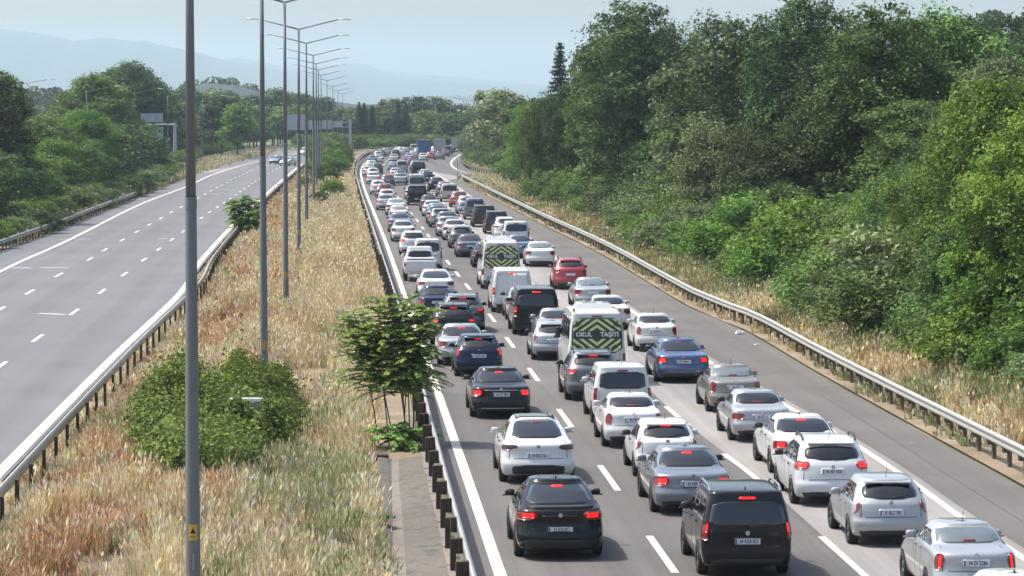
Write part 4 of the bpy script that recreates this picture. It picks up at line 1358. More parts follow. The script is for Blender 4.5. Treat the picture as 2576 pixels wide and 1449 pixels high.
    if t in ('panel_van',):
        for sg in (-1, 1):
            def dp():
                rows = []
                for z in np.linspace(.72, 1.84, 9):
                    w = sh.par(z)[2]
                    xs2 = np.linspace(sg * .03, sg * w * .86, 7)
                    rows.append(sh.rear(xs2, z))
                return patch_mesh('rear_door', np.array(rows), .014, (0, -1, .2))
            put('rear_door', g(('rd', sg), dp), pm, e)
    if t == 'suv_coupe':
        put('spoiler_lip', rear_patch(sh, 'spoiler_lip', 1.10, 1.125, .84, .84, .05, 12, 15, 3), M['black'], e)
        put('lamp_bar', rear_patch(sh, 'lamp_bar', .935, .96, .50, .50, .010, 20, 15, 2), M['lens_dark'], e)
    if lod: e.scale = (random.uniform(.96, 1.04), random.uniform(.95, 1.05), random.uniform(.96, 1.05))
    return e


def truck(col, px, py, label, Wd=2.5, H=3.9, Lb=9.0, hdg=0.0, sidecol=None, redtop=False):
    x, y = G(px, py)
    e = empty('truck', (x, y, 0), hdg); tag(e, label, 'truck', 'trucks in the far queue')
    MB().box((0, Lb / 2, 1.1 + (H - 1.1) / 2), (Wd, Lb, H - 1.1)).build('cargo_box', M[col], e)
    b = MB()
    for sg in (-1, 1): b.box((sg * (Wd / 2 - .04), -.03, 1.1 + (H - 1.1) / 2), (.08, .06, H - 1.1))
    b.box((0, -.03, H - .05), (Wd, .06, .1)).box((0, -.03, 1.15), (Wd, .06, .12)).box((0, -.03, 2.4), (.05, .06, 2.5))
    b.build('door_frame', M['rust_light'] if col == 'p_truck_blue' else M['galv'], e)
    MB().box((0, Lb / 2, .95), (Wd * .6, Lb, .3)).build('chassis', M['black'], e)
    tyre, rim, disc = cached(('wheel', .5), lambda: wheel_mesh(.5, .3))
    for sg in (-1, 1):
        for yy in (1.0, 2.3, Lb - .2):
            put('wheel', tyre, M['tyre'], e, (sg * (Wd / 2 - .2), yy, .5))
        MB().box((sg * .95, -.05, .9), (.4, .06, .14)).build('tail_lamp', M['lens'], e)
    MB().box((0, Lb + 1.2, 1.7), (Wd * .96, 1.9, 2.5), 0, .95).build('cab', M['p_white'], e)
    MB().box((0, -.08, .55), (Wd * .9, .08, .14)).build('underrun_bar', M['galv'], e)
    MB().box((0, .0, H + .02), (Wd, .2, .06)).build('top_rail', M['p_red'] if redtop else M['sign_white'], e)
    return e

# ================================================================== THE TRAFFIC
_LA = np.asarray(LANE_A); _t = np.gradient(_LA, axis=0)
def road_heading(d):
    if d < 330: return 0.0
    return -float(np.interp(d, _LA[:, 1], np.arctan2(_t[:, 0], _t[:, 1])))


V = [  # type, paint, px, py of the rear wheels' ground line, label, options
 # first lane
 ('suv_coupe', 'black', 1403, 1396, 'glossy black coupe SUV with lit brake lamps, lowest in the first lane', dict(on=True, plate='35 KR 871', lod=0, dark_roof=False)),
 ('crossover', 'white', 1349, 1209, 'white electric crossover with dark glass roof and unlit dark lamps', dict(on=False, plate='34 BCJ 156', tail='lens_dark', roof_glass=True, lod=0)),
 ('sedan_big', 'black', 1257, 1047, 'black executive sedan with chrome boot strip, just ahead of the white crossover', dict(on=True, plate='06 AY 588', lod=0, chrome=True)),
 ('hatch', 'navy', 1203, 945, 'dark navy hatchback with red brake lamps beside the silver sedan', dict(on=True, plate='34 ET 538', lod=0)),
 ('sedan_big', 'silver', 1162, 916, 'silver beige sedan half hidden by the navy hatchback', dict(on=False, high=True, plate='34 KC 20', lod=0)),
 ('suv', 'black', 1140, 866, 'black SUV with bright red brake lamps partly behind the leafy sapling', dict(on=True, lod=1)),
 ('suv', 'dark_grey', 1163, 834, 'dark grey SUV with lit lamps ahead of the black SUV', dict(on=True, lod=1)),
 ('sedan', 'navy', 1099, 803, 'dark blue sedan low behind the sapling leaves', dict(lod=1)),
 ('fastback', 'white', 1096, 752, 'white fastback with dark red lamps between pickup and dark blue sedan', dict(lod=1)),
 ('pickup', 'white', 1057, 706, 'white pickup truck with open load bed', dict(lod=1, cat='pickup truck', kind_name='pickup_truck')),
 ('combi', 'dirty_white', 1075, 680, 'off white van with dark rear window in front of the pickup', dict(lod=1, cat='van', kind_name='van')),
 ('mpv', 'white', 1039, 640, 'white people carrier with red lamps high beside the rear window', dict(on=True, high=False, lod=1)),
 ('sedan', 'white', 1014, 607, 'white sedan just ahead of the people carrier in the first lane', dict(lod=1)),
 ('sedan', 'steel_blue', 1006, 583, 'steel blue sedan between two white sedans in the first lane', dict(lod=1)),
 ('sedan_small', 'dirty_white', 1003, 561, 'cream white sedan behind the steel blue one', dict(lod=1, glass='glass_bright')),
 ('sedan', 'white', 996, 541, 'white sedan with pale rear window close to the first lane dashes', dict(lod=1, glass='glass_bright')),
 ('sedan', 'silver', 971, 528, 'silver car with pinkish lamps near the yellowed edge line', dict(on=True, high=False, lod=2)),
 ('hatch', 'white', 973, 512, 'small white hatchback glowing red beside the dark red SUV', dict(on=True, lod=2)),
 ('suv', 'maroon', 967, 500, 'dark red SUV with all brake lamps lit', dict(on=True, lod=2)),
 ('suv', 'white', 951, 489, 'white SUV with blue tinted rear window near the curve', dict(lod=2)),
 ('hatch', 'dark_grey', 976, 468, 'dark grey car squeezed beside the white SUV near the curve', dict(on=True, lod=2)),
 ('sedan', 'white', 939, 462, 'white sedan with pinkish lamps at the start of the curve', dict(on=True, lod=2)),
 ('hatch', 'white', 938, 449, 'small white car following along the inner edge of the curve', dict(lod=2)),
 ('sedan', 'beige', 928.5, 444, 'beige pink car closest to the inner guard rail in the curve', dict(lod=2)),
 ('suv', 'green_dark', 948, 438, 'dark green SUV beside the beige car in the curve', dict(lod=2)),
 ('hatch', 'pale_green', 934, 426, 'pale teal car with a bright roof in the curve', dict(lod=2, glass='glass_bright')),
 ('sedan', 'grey', 936, 412, 'grey car near the inner guard rail at the bend', dict(lod=2)),
 ('sedan', 'white', 951, 410, 'white car at the bend beside the grey one', dict(lod=2)),
 ('hatch', 'silver', 952, 400, 'silver car on the bend in front of the golden grass', dict(lod=2)),
 ('hatch', 'dark_grey', 960, 395, 'dark car tucked against the curving guard rail', dict(lod=2)),
 ('sedan', 'silver', 970, 392.5, 'silver grey car further round the bend', dict(lod=2)),
 # second lane
 ('combi_dark', 'black', 1866, 1441, 'shiny black van with chrome roof rails and lit brake lamps', dict(on=True, plate='34 KKB 823', lod=0, cat='van', kind_name='van')),
 ('sedan_big', 'grey', 1733, 1285, 'slate grey sedan with lit lamps ahead of the black van', dict(on=True, plate='34 NEF 27', lod=0)),
 ('hatch_small', 'white', 1673, 1196, 'white rounded hatchback with high teardrop lamps', dict(on=False, high=True, plate='34 VA 41', lod=0)),
 ('sedan_small', 'white', 1588, 1121, 'small white sedan with round red lamps behind the white van', dict(plate='34 TK 09', lod=0)),
 ('combi', 'white', 1560, 1062, 'white van with large dark rear window', dict(plate='34 FR 15', lod=0, cat='van', kind_name='van', tail='lens_dark')),
 ('suv', 'dark_grey', 1490, 1004, 'dark grey SUV with lit lamps right behind the school minibus', dict(on=True, plate='34 BB 77', lod=0)),
 ('minibus', 'white', 1495, 962, 'large white school minibus with chevron panel reading OKUL TAŞITI clearly', dict(lod=0, cat='minibus', kind_name='school_minibus')),
 ('hatch_small', 'silver', 1392, 904, 'silver white hatchback peeking out beside the larger school minibus', dict(plate='34 YS 2', lod=0)),
 ('sedan', 'silver', 1403, 869, 'silver sedan ahead of the silver white hatchback', dict(lod=1)),
 ('van', 'black', 1346, 840, 'tall black van with glowing brake lamps', dict(on=True, lod=1, cat='van', kind_name='van')),
 ('sedan', 'silver', 1322, 803, 'silver car mostly hidden by the tall black van', dict(lod=1)),
 ('panel_van', 'white', 1286, 784, 'white windowless delivery van with closed rear doors', dict(lod=1, on=True, cat='van', kind_name='van')),
 ('minibus', 'white', 1258, 725, 'smaller looking distant school minibus with yellow chevrons, ahead of the delivery van', dict(lod=1, cat='minibus', kind_name='school_minibus')),
 ('sedan', 'navy', 1226, 672, 'dark blue car hidden behind the distant school minibus', dict(lod=1)),
 ('sedan_big', 'dark_grey', 1182, 646, 'dark grey sedan in the second lane with greenish rear window', dict(lod=1)),
 ('hatch', 'dark_grey', 1160, 624, 'dark hatchback just ahead of the dark grey sedan', dict(lod=1)),
 ('sedan', 'white', 1145, 604, 'white sedan ahead of the dark hatchback', dict(lod=1, tail='lens_dark')),
 ('sedan', 'silver', 1127, 594, 'silver sedan beside the white one in the second lane', dict(lod=1)),
 ('sedan', 'grey', 1126, 579, 'grey car with a low roof behind the silver sedan', dict(lod=1)),
 ('hatch', 'grey', 1108, 572, 'blue grey hatchback with a glowing red lamp', dict(on=True, high=False, lod=1)),
 ('sedan', 'steel_blue', 1100, 563, 'bluish sedan in the tight second lane queue', dict(lod=2)),
 ('sedan', 'silver', 1097, 553, 'silver saloon ahead of the bluish sedan', dict(lod=2)),
 ('sedan', 'white', 1088, 544, 'bright white sedan in the middle of the second lane queue', dict(lod=2)),
 ('sedan', 'dark_grey', 1080, 531, 'dark sedan following the big black van', dict(lod=2)),
 ('van', 'black', 1049, 516, 'big black van in the second lane, far up the queue', dict(lod=2, cat='van', kind_name='van')),
 ('sedan', 'pale_green', 1040, 501, 'pale yellowish taxi like car behind the big black van roof', dict(lod=2)),
 ('tall_van', 'silver', 1048, 489, 'tall silver minibus with dark rear window', dict(lod=2, cat='minibus', kind_name='minibus')),
 ('sedan', 'silver', 1007, 465.5, 'silver sedan alone left of the tall silver minibus', dict(lod=2)),
 ('sedan', 'grey', 1006, 456, 'grey sedan just in front of the lone silver one', dict(lod=2)),
 ('sedan', 'white', 995, 449.5, 'white sedan with dark window beside the grey one', dict(lod=2, on=True, high=False)),
 ('combi', 'silver', 1011, 433, 'pale silver van near the solid curved line', dict(lod=2, cat='van', kind_name='van')),
 ('sedan', 'steel_blue', 989, 431, 'light blue car at the side of the pale silver van', dict(lod=2, glass='glass_bright')),
 ('sedan', 'beige', 991, 408, 'beige car with cream bumper near the bend', dict(lod=2)),
 ('suv', 'black', 994, 398, 'black SUV with a tall load at the bend', dict(lod=2)),
 ('sedan', 'pale_green', 1070, 454.5, 'greenish white car behind the dark blue hatchback', dict(lod=2)),
 ('suv', 'navy', 1074, 462.5, 'dark blue hatchback beside the tall silver minibus', dict(lod=2)),
 # third lane
 ('sedan', 'white', 2575, 1668, 'white car of which only the roof shows in the corner', dict(lod=0)),
 ('sedan_small', 'silver', 2434, 1506, 'silver sedan with lit brake lamps and dark plate, lowest whole car of the third lane', dict(on=True, high=False, plate='34 SV 2286', lod=0, glass='glass_bright')),
 ('hatch', 'silver', 2228, 1366, 'silver hatchback with tall red lamps and oval rear window', dict(on=False, plate='35 BLZ 383', lod=0)),
 ('mpv', 'white', 2082, 1265, 'white people carrier with roof rails and lit brake lamps', dict(on=True, high=False, plate='06 BD 4226', lod=0)),
 ('sedan_big', 'white', 2022, 1188, 'white sedan half covered by the white people carrier', dict(on=True, high=True, lod=0)),
 ('sedan_old', 'silver', 1906, 1106, 'old silver sedan with wide rectangular red lamps', dict(plate='34 DZ 11', lod=0)),
 ('sedan_small', 'bronze', 1842, 1034, 'bronze grey sedan ahead of the old silver one', dict(lod=0, glass='glass_bright', plate='34 LN 5')),
 ('sedan_big', 'blue', 1712, 959, 'metallic blue sedan with one lit brake lamp', dict(on=True, high=False, plate='42 CM 001', lod=0)),
 ('sedan_small', 'dirty_white', 1647, 882, 'cream white sedan with red lamps beside the larger school minibus', dict(plate='34 US 15', lod=0)),
 ('sedan', 'white', 1531, 827, 'bright white sedan with dark grey lamps showing above the school minibus', dict(tail='lens_dark', lod=1)),
 ('sedan', 'silver', 1488, 775, 'pearl silver sedan just ahead of the bright white one', dict(lod=1, glass='glass_bright')),
 ('suv', 'red', 1433, 727, 'red SUV, the brightest red vehicle of the third lane', dict(lod=1)),
 ('sedan', 'white', 1358, 670, 'glossy white sedan ahead of the red SUV', dict(lod=1, glass='glass_bright')),
 ('sedan', 'steel_blue', 1306, 649, 'steel blue sedan behind the white family van', dict(lod=1)),
 ('combi', 'white', 1297, 620, 'white family van with dark window and white stickers', dict(lod=1, cat='van', kind_name='van')),
 ('suv', 'white', 1271, 604, 'white SUV partly hidden by the white family van', dict(lod=1)),
 ('combi_dark', 'dark_brown', 1248, 588, 'dark brown boxy van, nearer of the two on the pale lane', dict(lod=1, cat='van', kind_name='van')),
 ('combi_dark', 'dark_brown', 1217.5, 571, 'dark brown boxy van, farther of the two on the pale lane', dict(lod=1, cat='van', kind_name='van')),
 ('combi', 'grey', 1193, 552, 'grey green van with black window ahead of the dark brown vans', dict(lod=2, cat='van', kind_name='van')),
 ('suv', 'silver', 1174, 538, 'silver car leaning out from behind the grey green van', dict(lod=2)),
 ('hatch', 'red', 1155, 521, 'dark red hatchback on the pale lane', dict(lod=2)),
 ('combi', 'beige', 1130, 507, 'beige grey people carrier ahead of the dark red hatchback', dict(lod=2, cat='van', kind_name='van')),
 ('suv', 'dark_grey', 1118, 495, 'dark grey SUV behind the beige people carrier roof', dict(lod=2)),
 ('suv', 'navy', 1097, 482, 'dark blue black SUV with glints on its rear window', dict(lod=2)),
 ('van', 'black', 1053, 440, 'black van ahead of the merging area', dict(lod=2, cat='van', kind_name='van')),
 ('suv', 'dark_grey', 1045, 430, 'dark grey car half behind the black van at the merge', dict(lod=2)),
 ('sedan', 'maroon', 1036, 418, 'brownish dark car in the far queue', dict(lod=2)),
 ('sedan', 'purple', 1029, 404.5, 'pale purple car in the far queue', dict(lod=2)),
 ('hatch', 'silver', 1040, 400, 'silver roofed car behind the pale purple one', dict(lod=2, glass='glass_bright')),
 ('sedan', 'pale_green', 1064, 406, 'pale greenish sedan in front of the blue truck', dict(lod=2)),
 ('hatch', 'orange_red', 1083, 401.5, 'orange red hatchback in front of the trucks', dict(lod=2)),
 ('sedan', 'maroon', 1094, 396, 'dark maroon car at the shoulder of the orange red hatchback', dict(lod=2)),
 ('sedan', 'grey', 1106.5, 402, 'bluish grey sedan alone on the wide merging road', dict(lod=2)),
 ('sedan', 'maroon', 1120, 395, 'wine coloured car ahead of the bluish grey sedan', dict(lod=2)),
 ('combi', 'grey', 1126, 388.5, 'grey purple van below the grey truck', dict(lod=2, cat='van', kind_name='van')),
 ('sedan', 'white', 1157, 382.5, 'white car under the long grey truck at the bend', dict(lod=2)),
 ('suv', 'white', 1094, 386.5, 'white van with a dark rear window in front of the grey truck', dict(lod=2)),
 ('suv', 'pale_green', 1009, 391, 'pale green car at the top of the queue', dict(lod=2)),
 ('sedan', 'pale_green', 1018, 387.5, 'second pale green car, touching the first at the top of the queue', dict(lod=2)),
 ('sedan', 'dark_grey', 1029, 389.5, 'dark car among the pale ones at the top of the queue', dict(lod=2)),
 ('hatch', 'beige', 1051, 391.5, 'cream coloured car left of the blue truck', dict(lod=2)),
 ('sedan', 'white', 1001, 386, 'white car at the very top of the queue by the golden grass', dict(lod=2)),
 ('combi', 'beige', 1042, 383, 'cream van left of the blue truck roof', dict(lod=2, cat='van', kind_name='van')),
 ('sedan', 'dirty_white', 1139, 379.5, 'pale roofed car between the grey truck and the long grey truck', dict(lod=2)),
]
for t, col, px, py, lab, o in V:
    d = G(px, py)[1]
    o = dict(o); chrome = o.pop('chrome', False)
    e = vehicle(t, col, px, py, lab, hdg=road_heading(d) + (random.uniform(-.012, .012) if d > 150 else 0), **o)
    if chrome:
        sh = get_shell(t)
        put('chrome_strip', rear_patch(sh, 'chrome_strip', .885, .905, .62, .62, .014, 20, 15, 3), M['chrome'], e)
        put('chrome_strip', rear_patch(sh, 'chrome_strip', .33, .345, .8, .8, .014, 20, 15, 3), M['chrome'], e)
truck('p_truck_blue', 1068, 398, 'blue box truck standing above the queue', 2.5, 3.55, 8, .02)
truck('p_silver', 1106, 392, 'grey white box truck beside the blue truck', 2.45, 3.4, 8, -.02)
truck('p_silver', 1150, 384, 'long grey truck with a red top rail at the bend', 2.5, 3.5, 11, -.22, redtop=True)
truck('p_grey', 1180, 381, 'dark grey truck just past the long grey truck at the bend', 2.5, 3.5, 9, -.30)
vehicle('sedan', 'steel_blue', 704.5, 412, 'bluish car coming towards us on the empty carriageway', face=True, lod=2, hdg=-.35)
vehicle('sedan', 'pale_green', 731, 416.5, 'pale mint white car coming towards us on the empty carriageway', face=True, lod=2, hdg=-.35)
vehicle('combi', 'white', 776, 392, 'white van coming round the bend behind the lamp posts', face=True, lod=2, hdg=-.5)
for px, py, col, lab in ((917, 372, 'white', 'tiny white car beyond the golden grass near the gantry'), (870, 373, 'beige', 'tiny cream car seen through the median shrubs'), (846, 374.5, 'silver', 'tiny silver car under the gantry')):
    vehicle('sedan', col, px, py, lab, face=True, lod=2, hdg=-.9)

# ================================================================== VEGETATION
def leaf_quads(c, nrm, size, tint, aspect=0.62):
    """pointed leaf blades (two triangles folded a little) at centres c with normals nrm"""
    n = len(c)
    r = rng.normal(size=(n, 3)); u = np.cross(nrm, r); u /= np.linalg.norm(u, axis=1)[:, None] + 1e-9
    w = np.cross(nrm, u)
    s = size[:, None]
    fold = nrm * s * 0.12
    v = np.stack([c - u * s * .5, c + w * s * aspect * .5 + fold, c + u * s * .5, c - w * s * aspect * .5 + fold], 1).reshape(-1, 3)
    f = np.arange(4 * n).reshape(n, 4)
    col = np.repeat(tint, 4)[:, None].repeat(3, 1)
    return v, f, col


def unit(a): return a / (np.linalg.norm(a, axis=-1)[..., None] + 1e-9)


def crown_cloud(lobes, n_leaf, leaf, clumps_per_lobe=26, clump_r=0.42, shell=0.82):
    """leaves gathered in sprays on the surface of irregular lobes"""
    vol = np.array([l[3] ** 2 for l in lobes]); vol /= vol.sum()
    cs = []; cn = []
    for (x, y, z, r, sq), p in zip(lobes, vol):
        k = max(8, int(clumps_per_lobe * len(lobes) * p))
        d = unit(rng.normal(size=(k, 3))); d[:, 2] = np.where(d[:, 2] < -.35, -d[:, 2] * .6, d[:, 2]); d = unit(d)
        rad = r * (shell + (1.08 - shell) * rng.random(k) ** .6) * (1 + .16 * np.sin(5 * d[:, 0] + x * 3) * np.cos(4 * d[:, 1] + z))
        c = np.array((x, y, z)) + d * rad[:, None] * np.array((1, 1, sq))
        cs.append(c); cn.append(d)
    cs = np.vstack(cs); cn = np.vstack(cn)
    idx = rng.integers(0, len(cs), n_leaf)
    sc = clump_r * (0.6 + 0.8 * rng.random(len(cs)))
    off = rng.normal(size=(n_leaf, 3)) * sc[idx][:, None] * np.array((1, 1, .62))
    pos = cs[idx] + off
    nrm = unit(cn[idx] * .55 + np.array((0, 0, .55)) + rng.normal(size=(n_leaf, 3)) * .55)
    cl_t = rng.random(len(cs))
    tint = np.clip(.62 * cl_t[idx] + .38 * rng.random(n_leaf), 0, 1)
    size = leaf * (.6 + .8 * rng.random(n_leaf))
    return leaf_quads(pos, nrm, size, tint)


def limbs(lobes, H, r0, trunk_top=.55, lean=0.0):
    b = MB()
    p = Vector((0, 0, -.3)); segs = 5; prev = p; pr = r0
    for i in range(1, segs + 1):
        t = i / segs
        q = Vector((math.sin(t * 2 + H) * .25 * t + lean * t, math.cos(t * 2.3 + H) * .2 * t, H * trunk_top * t)); rr = r0 * (1 - .55 * t)
        b.tube(prev, q, pr, rr, 8, i == 1); prev, pr = q, rr
    for (x, y, z, r, sq) in lobes:
        t0 = min(.95, max(.3, (z - r * .9) / (H * trunk_top + .01) * .75))
        a = Vector((math.sin(t0 * 2 + H) * .25 * t0 + lean * t0, math.cos(t0 * 2.3 + H) * .2 * t0, H * trunk_top * t0))
        e = Vector((x, y, z)); m = a.lerp(e, .5) + Vector((0, 0, -.06 * (e - a).length))
        ra = r0 * .42 * (1 - t0 * .4)
        b.tube(a, m, ra, ra * .65, 6, False); b.tube(m, e, ra * .65, ra * .25, 5, False)
        for k in range(3):
            d = Vector((random.uniform(-1, 1), random.uniform(-1, 1), random.uniform(0, 1))).normalized()
            b.tube(e.lerp(m, .3), e + d * r * .8, ra * .3, ra * .1, 4, False)
    return b.mesh('trunk', True)


def make_tree_kind(H, Wd, style, n_leaf, leaf):
    lobes = []
    R = Wd / 2
    if style == 'broad':
        for k in range(15):
            a = k * 2.4 + rng.random() * .8; t = rng.random()
            z = H * (.30 + .62 * (k + .5) / 15); prof = math.sin(math.pi * min(1, max(.18, (z / H - .12) / .92)) ** .9)
            rr = R * (.34 + .16 * rng.random())
            lobes.append((math.cos(a) * R * .62 * prof, math.sin(a) * R * .62 * prof, z, rr * (.75 + .35 * prof), .82))
        lobes.append((0, 0, H * .90, R * .34, .9)); lobes.append((0, 0, H * .62, R * .55, .95))
    elif style == 'tall':
        for k in range(20):
            a = k * 2.4 + rng.random(); z = H * (.20 + .74 * (k + .5) / 20)
            prof = (1 - abs(z / H - .5) * 1.1) ** .7
            lobes.append((math.cos(a) * R * .5 * prof, math.sin(a) * R * .5 * prof, z, R * (.30 + .18 * rng.random()) * (.7 + .5 * prof), .95))
        lobes.append((.3, 0, H * .94, R * .26, 1.1)); lobes.append((0, 0, H * .5, R * .5, 1.6))
    elif style == 'shrub':
        for k in range(9):
            a = k * 2.4; rr = R * (.35 + .2 * rng.random())
            lobes.append((math.cos(a) * R * .55, math.sin(a) * R * .55, H * (.25 + .4 * rng.random()), rr, .8 * H / R * .7 if H < R else .9))
        lobes.append((0, 0, H * .6, R * .5, .9))
    elif style == 'draped':     # smothered in creeper down to the ground
        for k in range(16):
            a = k * 2.4; z = H * (.08 + .84 * (k + .5) / 16); prof = (1 - (z / H) ** 1.8) * .8 + .2
            lobes.append((math.cos(a) * R * .5 * prof, math.sin(a) * R * .5 * prof, z, R * .42 * (.6 + .6 * prof), 1.1))
    return lobes


KINDS = {}
def add_kind(name, H, Wd, style, n_leaf, leaf, clump=26, cr=.42, trunk=.2, top=.72):
    lobes = make_tree_kind(H, Wd, style, n_leaf, leaf)
    v, f, col = crown_cloud(lobes, n_leaf, leaf, clump, cr)
    crown = mesh_np('crown', v, f, False, col)
    KINDS.setdefault(name, []).append((H, Wd, crown, limbs(lobes, H, trunk, top)))


for i in range(3): add_kind('broad', 13, 9.5, 'broad', 30000, .235, 30, .36, .24)
for i in range(3): add_kind('tall', 17, 8.5, 'tall', 32000, .235, 24, .37, .24, .85)
for i in range(3): add_kind('shrub', 3.2, 4.6, 'shrub', 9000, .17, 20, .24, .07, .5)
for i in range(2): add_kind('draped', 8, 6.0, 'draped', 26000, .18, 20, .32, .18, .8)
for i in range(2): add_kind('maple', 12, 9.0, 'broad', 36000, .20, 24, .34, .2)
for i in range(3): add_kind('far', 14, 9.0, 'broad', 5000, .62, 16, .62, .24)


def tree(kind, x, y, h, label, mat, group=None, cat='tree', name=None, wscale=1.0, var=None, rz=None):
    H, Wd, crown, trunk = KINDS[kind][var if var is not None else random.randrange(len(KINDS[kind]))]
    s = h / H
    e = empty(name or ('shrub' if cat == 'shrub' else 'broadleaf_tree'), (x, y, -.08), rz if rz is not None else random.uniform(0, 6.28))
    e.scale = (s * wscale, s * wscale, s)
    tag(e, label, cat, group)
    put('crown', crown, M[mat], e); put('trunk', trunk, M['bark'], e)
    return e


def conifer(x, y, h, label):
    e = empty('spruce_tree', (x, y, -.1)); tag(e, label, 'conifer')
    MB().tube((0, 0, 0), (0, 0, h * .97), .22, .03, 7).build('trunk', M['bark'], e)
    P_ = []; T = []; N = []
    z = h * .12; k = 0
    while z < h * .99:
        t = z / h; rad = (1 - t) ** .8 * h * .20 + .12
        for j in range(9):
            a = j * 2 * math.pi / 9 + k * .7 + rng.normal() * .15
            L = rad * (.55 + .65 * rng.random())
            m = max(6, int(90 * L / (h * .2)))
            s = rng.random(m) ** .8 * L
            d = np.array((math.cos(a), math.sin(a)))
            pos = np.stack([d[0] * s, d[1] * s, z - .28 * s + .10 * s * s / max(L, .1)], 1) + rng.normal(size=(m, 3)) * .10
            P_.append(pos); N.append(unit(rng.normal(size=(m, 3)) * .6 + np.array((0, 0, .7)))); T.append(rng.random(m))
        z += .34 + .15 * rng.random(); k += 1
    v, f, col = leaf_quads(np.vstack(P_), np.vstack(N), np.full(sum(map(len, P_)), .30), np.concatenate(T), .45)
    put('crown', mesh_np('crown', v, f, False, col), M['leaf_d'], e)


# ---- the right woods ------------------------------------------------
SKY_R = [(1195, 345), (1215, 240), (1280, 226), (1335, 248), (1355, 262), (1385, 245), (1435, 222), (1448, 150), (1470, 112), (1500, 75), (1545, 18), (1620, 10), (1655, 60), (1700, 75), (1728, 95), (1738, 160), (1758, 160), (1772, 100), (1850, 62), (1915, 52), (1945, 5), (1980, -20), (2080, -5), (2105, 60), (2150, 45), (2200, 15), (2240, 20), (2290, 65), (2370, 48), (2420, 70), (2450, 62), (2576, 58), (2900, 40)]
def skyl(px): return float(np.interp(px, [p[0] for p in SKY_R], [p[1] for p in SKY_R]))


def skyw(f, px, d, half=4.8, cap=130):
    """lowest skyline across a crown's width"""
    w = min(cap, half * FPX / d)
    return max(f(px + w * k) for k in (-.8, -.4, 0, .4, .8))


NEAR_R = [(1900, 760), (2000, 690), (2060, 580), (2150, 510), (2290, 420), (2380, 395), (2440, 315), (2500, 240), (2576, 195), (2800, 170)]
def near_sky(px): return float(np.interp(px, [p[0] for p in NEAR_R], [p[1] for p in NEAR_R]))


def PX(x, y):
    r = np.array((x, y, -CAM_H * 0)); den = r[0] * FW[0] + r[1] * FW[1]
    return 1288 + FPX * (r[0] * RT[0] + r[1] * RT[1]) / den


_LM = [(2228, 1366, 'the silver hatchback'), (2082, 1265, 'the white people carrier'), (2022, 1188, 'the half covered white sedan'), (1906, 1106, 'the old silver sedan'), (1842, 1034, 'the bronze grey sedan'),
       (1712, 959, 'the blue sedan'), (1647, 882, 'the cream white sedan'), (1531, 827, 'the larger school minibus'), (1488, 775, 'the pearl silver sedan'), (1433, 727, 'the red SUV'), (1358, 670, 'the glossy white sedan'),
       (1297, 620, 'the white family van'), (1248, 588, 'the nearer brown van'), (1217, 571, 'the farther brown van'), (1193, 552, 'the grey green van'), (1155, 521, 'the dark red hatchback'), (1130, 507, 'the beige people carrier'),
       (1097, 482, 'the blue black SUV'), (1150, 452, 'the end of the guard rail'), (1150, 430, 'the merging ramp'), (1160, 400, 'the ramp lamp posts')]
_LMY = [(G(a, b_)[1], n_) for a, b_, n_ in _LM]


def level(y):
    return 'level with ' + min(_LMY, key=lambda q: abs(q[0] - y))[1]


def where_left(px):
    for lim, ph in ((20, 'at the left picture edge'), (90, 'by the leftmost lamp arm'), (175, 'left of the yellow green crown'), (280, 'round the yellow green crown'), (345, 'below the tallest rounded tree'), (420, 'by the sign panels'),
                    (455, 'just right of the sign panels'), (500, 'behind the nearest lamp post'), (560, 'just right of the nearest lamp post'), (610, 'midway between first and second lamp posts'), (660, 'just left of the second lamp post'),
                    (720, 'between second and third lamp posts'), (765, 'behind the left half of the gantry'), (830, 'behind the middle of the gantry')):
        if px < lim: return ph
    return 'by the right end of the gantry'


def where_far(px):
    for lim, ph in ((740, 'left of the gantry'), (780, 'behind the gantry panels'), (830, 'behind the gantry middle'), (880, 'behind the gantry end'), (930, 'right of the gantry post'), (975, 'above the golden grass tip'), (1025, 'above the top of the queue'),
                    (1062, 'just left of the blue truck'), (1095, 'behind the blue truck'), (1130, 'behind the grey white truck'), (1180, 'behind the long grey truck')):
        if px < lim: return ph
    return 'right of all the trucks'


